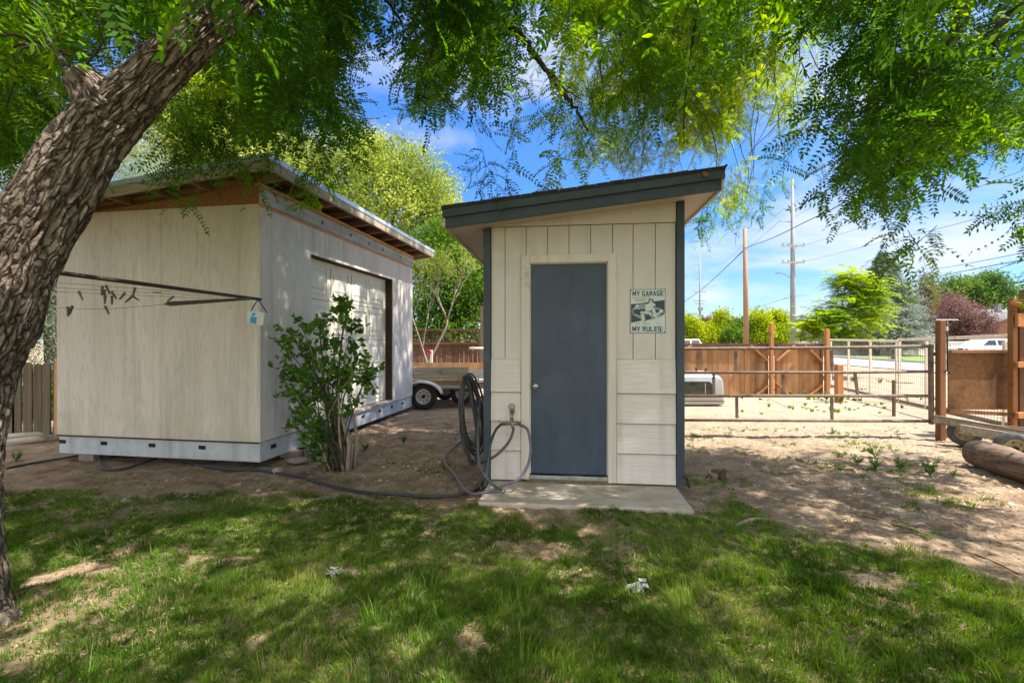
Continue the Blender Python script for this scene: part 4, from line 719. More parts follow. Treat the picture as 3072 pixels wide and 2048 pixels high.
weed(2790, 1428, .20, 1, 'tall upright weed on the dirt below the small trailer')
weed(2625, 1408, .16, 2, 'bushy weed clump left of the tall upright weed')
weed(2700, 1412, .15, 3, 'weed clump right beside the tall upright one')
weed(2570, 1395, .13, 4, 'low weed at the left of the weed row')
weed(2860, 1430, .09, 5, 'small bright weed near the log')
weed(2625, 1372, .16, 6, 'wispy weed in the sun behind the weed row')
weed(2850, 1310, .15, 7, 'pale weed at the foot of the brown gate post')
weed(1212, 1330, .12, 8, 'small weed on the dirt path beside the garage')
weed(1180, 1232, .16, 9, 'weed growing against the garage skirt past the door')
weed(1095, 1350, .12, 10, 'small weed at the right foot of the bush')
weed(48, 1385, .14, 11, 'small weed on the dirt by the tree trunk')
weed(2500, 1300, .10, 12, 'tiny weed on the sunlit dirt in front of the gate')
for i, (px, py, s) in enumerate(((2370, 1188, .14), (2420, 1190, .18), (2455, 1196, .16), (2480, 1200, .2), (2520, 1207, .2), (2640, 1150, .2), (2560, 1145, .2))):
    weed(px, py, s, 30+i, ['weed tuft under the left half of the braced gate', 'weed tuft under the middle of the braced gate', 'weed tuft before the last orange post', 'weeds at the foot of the last orange post', 'weeds around the short cedar post', 'weed beyond the wire fence near the thin stake', 'weed beyond the wire fence left of centre'][i], 'x')

# ---------------------------------------------------------------- pipe gate and posts
pg = thing('pipe_gate', 'long rusty five-foot pipe gate with four rails in front of the dirt lot', 'gate', (A(2400, 1024, 6.7).x, 6.7, 0))
def GP(px, py): D = 6.82-(px-2047)/743*.12; return A(px, py, D)
b = MB()
b.tube([GP(1930, 1046), GP(2050, 1046), GP(2500, 1043), GP(2788, 1038)], .024, 10); b.tube([GP(1930, 1117), GP(2300, 1117), GP(2550, 1117), GP(2788, 1114)], .021, 10); b.tube([GP(1930, 1187), GP(2788, 1187)], .023, 10); b.tube([GP(1930, 1259), GP(2788, 1263)], .021, 10)
b.build('rail', M['rust'], pg, 0, True)
b = MB(); b.beam(GP(2792, 1033), GP(2794, 1272), .05, .05, (0, 1, 0)); b.build('end_post', M['rust'], pg, .006)
for (px, y0, y1, dx) in ((2208, 1052, 1112, 0), (2494, 1049, 1112, 3), (2141, 1122, 1182, 0), (2350, 1122, 1182, 1), (2565, 1120, 1182, 8), (2210, 1192, 1254, 1), (2495, 1192, 1257, 1)):
    b = MB(); b.beam(GP(px, y0), GP(px+dx, y1), .042, .02, (0, 1, 0)); b.build('strap', M['rust'], pg, .004)
b = MB()
for y in (1062, 1250): b.beam(GP(2796, y), GP(2813, y), .02, .05)
b.build('hinge', M['rust'], pg)
def post(px0, px1, ytop, D, m, label, name='fence_post', z0=-.1, cat='post', dep=None):
    a = A(px0, ytop, D); c = A(px1, ytop, D); w = c.x-a.x; b = MB(); b.box(a.x, c.x, D, D+(dep or w), z0, a.z)
    return tag(b.build(name, m, None, .006), label, cat)
post(2821, 2839, 962, 6.6, M['brownpost'], 'thick brown gate post that the pipe gate hangs on', 'gate_post')
gr = thing('drop_rod', 'black and silver gate rod hanging beside the thick brown gate post', 'gate rod', A(2842, 960, 6.55))
b = MB(); b.tube([A(2808, 959, 6.55), A(2875, 959, 6.55)], .005, 8); b.build('cross_bar', M['white'], gr)
b = MB(); b.tube([A(2842, 960, 6.55), A(2842, 1112, 6.55)], .010, 8); b.tube([A(2834, 1118, 6.55), A(2840, 1110, 6.55), A(2850, 1120, 6.55)], .011, 8); b.build('rod', M['cable'], gr, 0, True)
b = MB(); b.tube([A(2840, 980, 6.53), A(2841, 992, 6.53)], .014, 8); b.build('collar', M['white'], gr)
# rusty panel gate
rp = thing('panel_gate', 'gate of brown rusty sheet with orange wooden rails right of the thick post', 'gate', (A(2930, 1024, 6.95).x, 6.95, 0))
a = A(2845, 1058, 6.95); c = A(3024, 1228, 6.95)
b = MB(); b.box(a.x, c.x, 6.95, 6.965, c.z, a.z); b.build('sheet', M['rustsheet'], rp)
b = MB(); b.box(a.x, c.x, 6.90, 6.948, a.z-.004, a.z+.045); b.build('top_rail', M['brownpost'], rp, .004)
b = MB(); b.beam(A(2843, 1232, 6.9), A(3030, 1242, 6.9), .05, .055); b.build('bottom_rail', M['brownpost'], rp, .004)
# wooden fence with brace at right edge
wf = thing('board_fence', 'tall brown wooden fence end with diagonal brace at the right edge', 'fence', (A(3050, 1024, 7).x, 7.2, 0))
def bx(px0, px1, y0, y1, D, d, m, nm, bev=.005): a = A(px0, y0, D); c = A(px1, y1, D); b = MB(); b.box(a.x, c.x, D, D+d, c.z, a.z); b.build(nm, m, wf, bev)
a = A(3040, 894, 6.7); b = MB(); b.box(a.x, a.x+.07, 6.7, 6.785, -.05, a.z); b.build('post', M['brownpost'], wf, .006)
b = MB(); b.box(a.x+.073, a.x+.17, 6.68, 6.78, -.05, a.z-.02); b.build('post', M['darkpost'], wf, .006)
b = MB(); x1 = A(3081, 1024, 6.9).x; b.box(x1, x1+.14, 6.88, 7.02, -.05, A(0, 866, 6.9).z); b.build('post', M['brownpost'], wf, .006)
b = MB()
for i in range(9): b.box(x1+.15+i*.145, x1+.29+i*.145, 6.95, 6.97, .05, A(0, 905+i % 2*4, 6.9).z)
b.box(x1-.0, x1+.01, 6.86, 6.88, .1, 1.9); b.build('boards', M['cedarb'], wf)
b = MB(); b.beam(A(3040, 905, 6.66), A(3150, 968, 6.66), .035, .09, (0, 1, 0)); b.build('brace', M['cedar'], wf, .004)
for y0, y1 in ((940, 980), (1085, 1102), (1236, 1254)):
    a = A(3048, y0, 6.66); c = A(3200, y1, 6.66)
    if y0 == 940: c.x = A(3068, 1024, 6.66).x
    b = MB(); b.box(a.x, c.x, 6.63, 6.675, c.z, a.z); b.build('rail', M['cedar'], wf, .004)
# white wire-mesh fence receding
mf = thing('wire_mesh_fence', 'cream-railed wire mesh fence running from the braced gate towards the right', 'fence', (8.9, 10.5, 0))
def FL(px):   # along the fence line by pixel column
    p0, p1 = Vector((9.64, 14.1)), Vector((8.18, 7.75)); t = (px-1536)/F
    s = (t*p0.y-p0.x)/((p1.x-p0.x)-t*(p1.y-p0.y)); return p0.lerp(p1, s)
def FP(px, z): q = FL(px); return Vector((q.x, q.y, z))
b = MB(); b.beam(A(2491, 1019, FL(2491).y), A(2692, 1023, FL(2692).y), .05, .055); b.build('top_rail', M['creampipe'], mf, .006)
b = MB(); b.beam(A(2694, 1019, FL(2694).y), A(3022, 1008, FL(3022).y), .05, .06); b.build('top_rail', M['creampipe'], mf, .006)
for px, w in ((2494, .05), (2547, .055), (2612, .055), (2690, .04), (2700, .06), (2781, .06), (3017, .07)):
    b = MB(); q = FL(px); b.box(q.x-w/2, q.x+w/2, q.y+.0, q.y+.03, -.05, 1.40); b.build('post', M['creampipe'], mf, .006)
b = MB(); b.beam(FP(2491, .06), FP(3022, .03), .03, .07); b.build('bottom_rail', M['oldboardy'], mf)
b = MB(); p0 = FP(2494, 0); p1 = FP(3020, 0); n = 92
for i in range(n+1): q = p0.lerp(p1, i/n); b.beam((q.x-.04, q.y, .06), (q.x-.04, q.y, 1.36), .0042, .0042)
for z in (.12, .24, .36, .5, .64, .78, .94, 1.1, 1.26): b.beam((p0.x-.04, p0.y, z), (p1.x-.04, p1.y, z), .004, .004)
b.build('wire_mesh', M['wire'], mf)
b = MB(); b.tube([A(2657, 1141, 9.4), A(2676, 1146, 9.3), A(2738, 1150, 9.2)], .008, 6); tag(b.build('iron_rod', M['darkpipe']), 'thin iron rod tied across the thin wooden stake', 'rod')
post(2681, 2688, 1140, 8.75, M['picket'], 'thin grey wooden stake standing in the sunny dirt', 'stake')
post(2514, 2531, 1094, 10.7, M['cedar'], 'short thick cedar post at the end of the wire fence', 'short_post')
# cedar fence and double gate
cf = thing('cedar_fence', 'low orange cedar board fence behind the silver shell', 'fence', (6, 12, 0))
def CX(px, D=12.0): return (px-1536)/F*D
def boards(parent, px0, px1, y0, y1, D, w=.14, seed=2):
    g = random.Random(seed); b = MB(); x = CX(px0, D)
    while x < CX(px1, D)-.03:
        x2 = min(x+w*g.uniform(.93, 1.05), CX(px1, D)); b.box(x, x2-.006, D+g.uniform(0, .006), D+.022, A(0, y1, D).z, A(0, y0, D).z+g.uniform(-.006, .006)); x = x2
    b.build('boards', M['cedarb'], parent)
boards(cf, 1700, 2306, 1036, 1185, 12.0)
def rail(parent, px0, px1, y0, y1, m='cedarb', D=11.95, nm='rail'): a = A(px0, y0, D); c = A(px1, y1, D); b = MB(); b.box(a.x, c.x, D-.0, D+.045, c.z, a.z); b.build(nm, M[m], parent, .004)
rail(cf, 1700, 2306, 1030, 1041, 'redwood')
def brace(parent, p, q): b = MB(); b.beam(A(*p, 11.93), A(*q, 11.93), .035, .09, (0, 1, 0)); b.build('brace', M['cedar'], parent, .003)
brace(cf, (2044, 1053), (2074, 1036)); brace(cf, (2252, 1036), (2303, 1082)); brace(cf, (2266, 1186), (2303, 1156))
cg = thing('cedar_gate', 'dark cedar gate with four orange corner braces between two tall orange posts', 'gate', (7.4, 12, 0))
boards(cg, 2328, 2468, 1036, 1190, 12.0, .145, 8); rail(cg, 2326, 2471, 1031, 1041, 'redwood')
a = A(2325, 1034, 11.96); b = MB(); b.box(a.x, a.x+.05, 11.95, 11.99, A(0, 1190, 11.95).z, a.z); b.build('stile', M['brownpost'], cg); b = MB(); a = A(2463, 1034, 11.96); b.box(a.x, a.x+.05, 11.95, 11.99, A(0, 1190, 11.95).z, a.z); b.build('stile', M['brownpost'], cg)
for p, q in (((2383, 1036), (2330, 1083)), ((2415, 1036), (2467, 1085)), ((2330, 1150), (2368, 1188)), ((2424, 1188), (2467, 1154))): brace(cg, p, q)
post(2312, 2322, 969, 11.85, M['cedar'], 'tall orange post left of the braced cedar gate', 'fence_post'); post(2479, 2490, 987, 11.85, M['cedar'], 'tall orange post right of the braced cedar gate', 'fence_post')
# truck bed shell
tsx0, tsx1, tD = CX(1960, 10.1), CX(2178, 10.1), 10.1
sh = thing('truck_shell', 'silver pickup bed shell with dark side window standing on the dirt', 'truck shell', ((tsx0+tsx1)/2, 10.8, 0))
def shellsec(y, inset): # side profile
    x0, x1 = tsx0, tsx1; z1 = .68; r = .11
    P = [(x0, .03), (x1-.01, .03), (x1, .10), (x1-.02, z1-r*1.6), (x1-.05, z1-r*.7), (x1-.12, z1-r*.15), (x1-.22, z1), (x0+.2, z1), (x0, z1-.05)]
    cx, cz = (x0+x1)/2, .3; return [(cx+(x-cx)*(1-inset*.10), y, max(.03, z*(1-inset*.10)+(.0))) for x, z in P]
b = MB(); secs = [(tD, .9), (tD+.02, .45), (tD+.06, .12), (tD+.14, 0), (tD+1.35, 0), (tD+1.45, .6)]; n = 9; vs = []; fs = []
for y, i_ in secs: vs += shellsec(y, i_)
for s in range(len(secs)-1):
    for j in range(n): fs.append((s*n+j, s*n+(j+1) % n, (s+1)*n+(j+1) % n, (s+1)*n+j))
fs.append(tuple(range(n))[::-1]); fs.append(tuple((len(secs)-1)*n+j for j in range(n))); b.add(vs, fs); b.build('body', M['silver'], sh, .02, True)
def rrect(x0, x1, z0, z1, r, n=5):
    P = []
    for cx, cz, a0 in ((x1-r, z1-r, 0), (x0+r, z1-r, 90), (x0+r, z0+r, 180), (x1-r, z0+r, 270)):
        for k in range(n): t = R(a0+90*k/(n-1)); P.append((cx+r*math.cos(t), cz+r*math.sin(t)))
    return P
wx1 = CX(2136, tD); wz0, wz1 = .20, .535
b = MB(); b.prism(rrect(tsx0+.1, wx1, wz0, wz1, .09), tD-.012, tD+.01); wn = b.build('window_frame', M['cable'], sh)
b = MB(); b.prism(rrect(tsx0+.13, wx1-.035, wz0+.07, wz1-.03, .07), tD-.018, tD-.012); b.build('glass', M['glass'], wn)
b = MB(); b.box(wx1-.16, wx1-.145, tD-.021, tD-.018, wz0+.07, wz1-.03); b.build('mullion', M['silver'], wn)
b = MB(); b.prism([(tsx0, .10), (tsx1-.03, .10), (tsx1-.035, .115), (tsx0, .115)], tD-.006, tD+.02); b.build('trim_line', M['cable'], sh)
rkk = thing('metal_rack_clamp', 'small metal bar clamp lying on top of the silver shell', 'clamp', A(2100, 1116, 10.5))
b = MB(); b.tube([A(2078, 1117, 10.5), A(2128, 1117, 10.5)], .012, 8); b.tube([A(2080, 1112, 10.5), A(2124, 1113, 10.5)], .006, 6); b.build('bar', M['steel'], rkk)
b = MB(); b.tube([A(2090, 1122, 10.5), A(2088, 1104, 10.5)], .02, 8); b.tube([A(2116, 1122, 10.5), A(2118, 1105, 10.5)], .024, 8); b.build('clamp_block', M['cable'], rkk)

# ---------------------------------------------------------------- wheels
def wheel(parent, c, ax, r, w, rim, ty, holes=6):
    ax = Vector(ax).normalized(); c = Vector(c); b = MB(); h = w/2
    b.lathe([(r*.56, -h*.8), (r*.7, -h), (r*.92, -h*.92), (r, -h*.6), (r, h*.6), (r*.92, h*.92), (r*.7, h), (r*.56, h*.8), (r*.56, -h*.8)], c, ax, 36, False); t = b.build('tyre', M[ty], parent, 0, True)
    b = MB(); b.lathe([(r*.58, -h*.5), (r*.58, h*.82), (r*.52, h*.84), (r*.50, h*.45), (r*.24, h*.6), (r*.2, h*.5), (.001, h*.5)], c, ax, 30, False); rm = b.build('rim', M[rim], t, 0, True)
    b = MB(); b.lathe([(r*.13, h*.45), (r*.13, h*1.0), (r*.09, h*1.1), (.001, h*1.1)], c, ax, 14, False); r0 = ax.orthogonal().normalized(); r1 = ax.cross(r0)
    b.build('hub', M['dark'], t)
    for k in range(holes):
        b = MB(); a = 2*math.pi*k/holes; q = c+(r0*math.cos(a)+r1*math.sin(a))*r*.37; b.lathe([(r*.05, h*.5), (r*.05, h*.58)], q, ax, 8); b.build('rim_hole', M['dark'], t)
# grey utility trailer in the gap
ut = thing('utility_trailer', 'weathered wooden utility trailer with white fenders parked between the sheds', 'trailer', (-1.2, 10, 0))
D0 = 9.75; x0, x1 = CX(1120, D0), CX(1560, D0)
for (z0, z1, m, nm) in ((.60, .865, 'oldboard', 'side_board'), (.52, .595, 'cedarb', 'bed_edge'), (.41, .485, 'oldboard', 'frame_rail')):
    b = MB(); b.box(x0, CX(1405, D0) if nm == 'side_board' else x1, D0+.02, D0+.055, z0, z1); b.build(nm, M[m], ut, .004)
b = MB(); b.box(CX(1407, D0), x1, D0+.03, D0+.05, .62, .80); b.build('white_side_panel', M['white'], ut)
b = MB(); b.box(x0, x1, D0+1.5, D0+1.54, .50, .885); b.build('far_side_board', M['cedarb'], ut)
b = MB(); b.box(x0, x1, D0+.06, D0+1.49, .49, .52); b.build('bed', M['oldboard'], ut)
b = MB(); fc = Vector((CX(1272, D0), D0-.02, .29)); P = []
for k in range(13):
    t = R(12+k*14); P.append((fc.x-.02+.40*math.cos(t)*1.05, .30+.29*math.sin(t)))
pr = P+[(x*.985+fc.x*.015, z-.02) for x, z in P[::-1]]
for i in range(12): b.add([(P[i][0], D0-.28, P[i][1]), (P[i+1][0], D0-.28, P[i+1][1]), (P[i+1][0], D0+.02, P[i+1][1]), (P[i][0], D0+.02, P[i][1]), (P[i][0], D0-.28, P[i][1]-.03), (P[i+1][0], D0-.28, P[i+1][1]-.03), (P[i+1][0], D0+.02, P[i+1][1]-.03), (P[i][0], D0+.02, P[i][1]-.03)], [(0,1,2,3),(4,7,6,5),(0,4,5,1),(2,6,7,3)])
b.build('fender', M['white'], ut)
wheel(ut, (CX(1272, 9.6), 9.6, .275), (0, -1, 0), .275, .18, 'whiterim', 'tyre', 8)
wheel(ut, (CX(1335, 11.2), 11.25, .275), (0, -1, 0), .275, .18, 'whiterim', 'tyre')
wheel(ut, (CX(1385, 10.4), 10.4, .26), (.25, -1, 0), .26, .16, 'whiterim', 'tyre')
b = MB(); b.tube([(fc.x, 9.7, .275), (fc.x, 11.3, .275)], .03, 8); b.beam((CX(1310, D0), 10.2, .40), (CX(1400, D0), 10.2, .33), .05, .06); b.build('axle', M['rust'], ut)
# lattice fence behind
lf = thing('lattice_fence', 'dark red-brown board fence with lattice top behind the trailer', 'fence', (-2, 14.5, 0)); D = 14.5
g = random.Random(4); b = MB(); x = CX(1000, D)
while x < CX(1442, D): x2 = x+.14; b.box(x, x2-.007, D+g.uniform(0, .008), D+.025, .02, A(0, 1033, D).z); x = x2
b.build('boards', M['redwood'], lf)
for y0, y1 in ((986, 991), (1026, 1033)): b = MB(); b.box(CX(1000, D), CX(1440, D), D-.04, D+.03, A(0, y1, D).z, A(0, y0, D).z); b.build('rail', M['redwood'], lf)
b = MB(); z0, z1 = A(0, 1026, D).z, A(0, 991, D).z; x = CX(990, D)
while x < CX(1440, D): b.beam((x, D, z0), (x+(z1-z0), D, z1), .012, .035, (0, 1, 0)); b.beam((x+(z1-z0), D+.014, z0), (x, D+.014, z1), .012, .035, (0, 1, 0)); x += .10
b.build('lattice', M['redwood'], lf)
b = MB(); b.box(CX(1436, D), CX(1443, D), D-.05, D+.03, 0, A(0, 985, D).z); b.build('post', M['redwood'], lf)
post(1441, 1451, 919, 14.0, M['picket'], 'weathered tall post at the end of the lattice fence, next to the small shed', 'tall_post')
b = MB(); b.tube([A(1408, 1044, 11.3), A(1470, 1045, 11.3)], .028, 10); tag(b.build('pale_pole', M['creampipe'], None, 0, True), 'short pale pipe jutting out level beside the small shed', 'pipe')
pv = thing('standpipe', 'white standpipe with a red wheel valve behind the trailer', 'standpipe', (CX(1293, 11.8), 11.8, 0))
b = MB(); b.box(CX(1290, 11.8), CX(1297, 11.8), 11.8, 11.86, 0, A(0, 1050, 11.8).z); b.build('pipe', M['white'], pv, .006)
b = MB(); c = A(1286, 1056, 11.78); b.tube([(c.x+.05*math.cos(t), c.y, c.z+.05*math.sin(t)) for t in [i*math.pi/7 for i in range(14)]], .013, 6, closed=True); b.beam((c.x, c.y, c.z), (c.x+.07, c.y, c.z), .02, .02); b.build('valve_wheel', M['red'], pv, 0, True)
# small trailer, log at right
sm = thing('small_trailer', 'low trailer frame with a dark wooden beam and two dusty wheels beside the log', 'trailer', (6.0, 5.8, 0))
b = MB(); a = A(2800, 1256, 6.3); c = A(3072, 1303, 5.9); d = (c-a); e = c+d*.5
b.beam(a, e, .05, .095); b.build('frame_beam', M['oldboardy'], sm, .004)
b = MB(); up = Vector((0, 0, .05)); b.beam(a+up, e+up, .07, .012); b.beam(a-up, e-up, .07, .012); b.build('frame_flange', M['rust'], sm)
b = MB(); a2 = A(2875, 1285, 5.95); c2 = A(3072, 1318, 5.75); b.beam(a2, c2+(c2-a2)*.5, .06, .115); b.build('wooden_beam', M['oldboardy'], sm, .005)
b = MB(); b.beam(A(2805, 1262, 6.6), A(3100, 1290, 6.2), .05, .05); b.build('far_rail', M['rust'], sm)
wheel(sm, (*A(2893, 1312, 6.27)[:2], .178), (-.62, -.78, .10), .178, .12, 'yellowrim', 'tyreg')
wheel(sm, (*A(3042, 1345, 5.35)[:2], .178), (-.45, -.89, .05), .178, .12, 'yellowrim', 'tyreg')
b = MB(); b.tube([A(2905, 1296, 6.1), A(2990, 1318, 5.8), A(3060, 1340, 5.5)], .02, 8); b.build('axle', M['rust'], sm)
b = MB(); p = Vector((5.25, 5.29, .145)); q = Vector((4.78, 3.3, .15)); P = []; Rr = []
for k in range(15): t = k/14; P.append(p.lerp(q, t)+Vector((.02*math.sin(k*1.3), 0, .01*math.cos(k*2)))); Rr.append((.140 if k == 0 else .150)+.010*math.sin(k*.9))
P[0] = p+Vector((0, .0, .0)); b.tube(P, Rr, 22); tag(b.build('log', M['logw'], None, 0, True), 'big reddish weathered log lying at the right edge', 'log')

# ---------------------------------------------------------------- far street
vf = thing('vinyl_fence', 'long beige vinyl fence across the far side of the street', 'fence', (36, 47, 0)); D = 47
b = MB(); x = 12
while x < 60: b.box(x, x+.29, D, D+.05, .05, 1.36); x += .30
b.build('panel_boards', M['vinyl'], vf)
b = MB(); b.box(12, 60, D-.03, D-.004, 1.30, 1.42); b.box(12, 60, D-.03, D-.004, .05, .16); b.build('rail', M['vinyl'], vf)
b = MB(); x = 12
while x < 60: b.box(x, x+.13, D-.08, D-.032, 0, 1.5); x += 2.4
b.build('fence_posts', M['vinyl'], vf)
# utility poles
up1 = thing('utility_pole', 'tall grey steel power pole with two crossarms and a street lamp', 'power pole', (CX(2378, 30), 30, 0)); D = 30
b = MB(); b.tube([(CX(2379, D), D, 0), (CX(2378.5, D), D, 5), (CX(2377, D), D, A(0, 538, D).z)], [.165, .15, .075], 14); b.build('pole', M['concpole'], up1, 0, True)
for y in (738, 788):
    b = MB(); b.beam(A(2346, y, D-.2), A(2413, y-1, D-.2), .09, .09); b.beam(A(2373, y+2, D-.2), A(2382, y+11, D-.2), .03, .03); b.beam(A(2391, y+2, D-.2), A(2382, y+11, D-.2), .03, .03); xa = b.build('crossarm', M['oldboard'], up1)
    b = MB()
    for px in (2349, 2365, 2411): b.tube([A(px, y-2, D-.2), A(px, y-8, D-.2)], [.035, .05], 6)
    b.build('insulator', M['concpole'], xa)
for y, px in ((627, 2353), (664, 2341)): b = MB(); b.tube([A(px, y-1, D), A(2376, y+2, D)], .03, 6); b.build('side_arm', M['concpole'], up1)
b = MB(); b.tube(curve_pts([A(2331, 819, D), A(2345, 820, D), A(2360, 826, D), A(2372, 834, D)]), .022, 6); la = b.build('lamp_arm', M['concpole'], up1)
b = MB(); b.beam(A(2328, 820, D), A(2340, 819, D), .12, .07); b.build('lamp_head', M['concpole'], la)
wp = thing('wooden_pole', 'plain tan wooden utility pole carrying one cable', 'power pole', (CX(2235, 24), 24, 0)); D = 24
b = MB(); b.tube([(CX(2239, D), D, 0), (CX(2237, D), D, 4), (CX(2234, D), D, A(0, 686, D).z)], [.135, .12, .085], 12); b.build('pole', M['woodpole'], wp, 0, True)
b = MB(); b.tube([A(2229, 744, D-.12), A(2242, 742, D-.12)], .02, 6); b.build('cable_clamp', M['cable'], wp)
up2 = thing('utility_pole', 'distant thin grey power pole by the shed corner', 'power pole', (CX(2099, 55), 55, 0)); D = 55
b = MB(); b.tube([(CX(2100, D), D, 0), (CX(2099, D), D, A(0, 762, D).z)], [.12, .07], 10); b.build('pole', M['concpole'], up2, 0, True)
for y in (793, 814, 835): b = MB(); b.tube([A(2080, y-1, D), A(2099, y+2, D)], .035, 6); b.build('side_arm', M['concpole'], up2)
for y, w in ((875, 18), (902, 18), (911, 14)): b = MB(); b.beam(A(2099-w, y, D), A(2099+w, y, D), .1, .1); b.build('crossarm', M['oldboard'], up2)
b = MB(); b.box(CX(2093, D), CX(2105, D), D-.4, D-.1, A(0, 932, D).z, A(0, 922, D).z); b.build('transformer', M['concpole'], up2)
# cables
def cab(pts, r, label, sag=0):
    b = MB(); b.tube(curve_pts([A(*p) for p in pts], 5), r, 5); tag(b.build('power_cable', M['cable']), label, 'cable')
cab([(2010, 935, 60), (2105, 868, 55), (2180, 800, 38), (2229, 752, 24.2)], .03, 'black cable from the far pole up to the wooden pole')
cab([(2242, 742, 24), (2320, 713, 20), (2420, 664, 16.5), (2510, 620, 14.5), (2700, 500, 12), (3000, 250, 9)], .016, 'thick black cable rising right from the wooden pole into the leaves')
cab([(2341, 662, 29.9), (2255, 735, 45), (2200, 780, 60)], .012, 'thin wire from the lower side arm of the grey pole')
cab([(2376, 612, 30), (2440, 575, 24), (2560, 500, 19), (2900, 260, 12)], .008, 'thin wire rising to the right from the upper part of the grey pole')
cab([(2376, 655, 30), (2440, 618, 24), (2560, 540, 19), (2900, 330, 12)], .008, 'second thin wire rising to the right, under the first')
cab([(2353, 626, 29.9), (2300, 672, 38), (2170, 790, 70)], .010, 'faint wire from the upper side arm')
cab([(2413, 736, 29.8), (2560, 690, 24), (2800, 610, 17), (3100, 500, 12)], .008, 'thin wire from the right end of the upper crossarm')
cab([(2413, 785, 29.8), (2560, 748, 24), (2800, 690, 17), (3100, 610, 12)], .008, 'thin wire from the right end of the lower crossarm')
cab([(2780, 836, 30), (2868, 818, 26), (2960, 800, 22), (3120, 770, 18)], .020, 'cable crossing the sky above the distant trees at right')
cab([(2800, 808, 30), (2868, 797, 26), (2960, 780, 22), (3120, 748, 18)], .014, 'upper thin cable above the distant trees at right')
cab([(2345, 898, 30), (2383, 890, 30), (2420, 885, 31)], .012, 'short service wire touching the grey pole low down')
cab([(2270, 922, 34), (2320, 906, 32), (2360, 893, 30)], .010, 'faint service wire running down left from the grey pole')
# houses
bh = thing('brick_house', 'red brick house with grey gabled roofs beyond the street', 'house', (CX(2900, 60), 60, 0)); D = 60
a = A(2738, 985, D); c = A(3140, 1040, D); b = MB(); b.box(a.x, c.x, D, D+10, -.05, A(0, 957, D).z); b.build('wall', M['brick'], bh)
b = MB(); y0 = A(0, 960, D).z; y1 = A(0, 927, D+4).z; b.add([(a.x-.6, D-.6, y0), (c.x+.6, D-.6, y0), (c.x+.6, D+5, y1), (a.x-.6, D+5, y1), (a.x-.6, D+10.6, y0), (c.x+.6, D+10.6, y0), (a.x-.6, D-.6, y0-.18), (c.x+.6, D-.6, y0-.18)], [(0,1,2,3),(3,2,5,4),(0,3,4),(1,5,2),(6,7,1,0)]); rf = b.build('roof', M['roofg'], bh)
a1 = A(2975, 925, D-5); b = MB(); b.box(A(2982, 0, D-5).x, c.x, D-5, D-.0, -.05, A(0, 970, D-5).z); b.build('wing_wall', M['brick'], bh)
X0 = A(2978, 0, D-5).x; zz = A(0, 973, D-5).z; b = MB(); b.add([(X0-.3, D-5.4, zz), (X0+3.8, D-5.4, zz+1.35), (X0+8, D-5.4, zz), (X0-.3, D+.5, zz), (X0+3.8, D+.5, zz+1.35), (X0+8, D+.5, zz), (X0-.3, D-5.4, zz+.2), (X0+3.8, D-5.4, zz+1.58), (X0+8, D-5.4, zz+.2), (X0-.3, D+.5, zz+.2), (X0+3.8, D+.5, zz+1.58), (X0+8, D+.5, zz+.2)], [(6,7,10,9),(7,8,11,10),(0,3,4,1),(1,4,5,2),(0,1,7,6),(1,2,8,7)]); b.build('wing_roof', M['roofg'], bh)
b = MB(); b.prism([(X0+.3, zz), (X0+3.8, zz+1.2), (X0+7.6, zz)], D-5.01, D-4.9); b.build('gable', M['brick'], bh)
b = MB(); b.box(A(2965, 0, D).x, A(2975, 0, D).x, D-1.2, D-.7, 0, A(0, 914, D).z); b.box(A(2963, 0, D).x, A(2977, 0, D).x, D-1.3, D-.6, A(0, 917, D).z, A(0, 914, D).z); b.build('chimney', M['concpole'], rf)
for px in (2770, 2800): b = MB(); p = A(px, 964, D); b.box(p.x-.5, p.x+.5, D-.06, D-.01, p.z-1, p.z); w_ = b.build('window', M['white'], bh); b = MB(); b.box(p.x-.42, p.x+.42, D-.075, D-.061, p.z-.92, p.z-.08); b.build('pane', M['glass'], w_)
hh = thing('tan_house', 'small tan house with a brown hipped roof behind the grey pole', 'house', (CX(2410, 62), 62, 0)); D = 62
a = A(2372, 1006, D); c = A(2450, 1040, D); b = MB(); b.box(a.x, c.x, D, D+8, 0, a.z); b.build('wall', M['stucco'], hh)
z0 = A(0, 1009, D).z; b = MB(); x0, x1 = a.x-.6, c.x+.6; b.add([(x0, D-.6, z0), (x1, D-.6, z0), (x1, D+8.6, z0), (x0, D+8.6, z0), (x0+3, D+3.5, z0+1.35), (x1-3, D+3.5, z0+1.35)], [(0,1,5,4),(1,2,5),(2,3,4,5),(3,0,4),(0,3,2,1)]); b.build('roof', M['roofb'], hh)
b = MB(); p = A(2400, 1010, D); b.box(p.x-.6, p.x+.6, D-.08, D-.01, p.z-1.0, p.z-.1); b.build('window', M['glass'], hh)
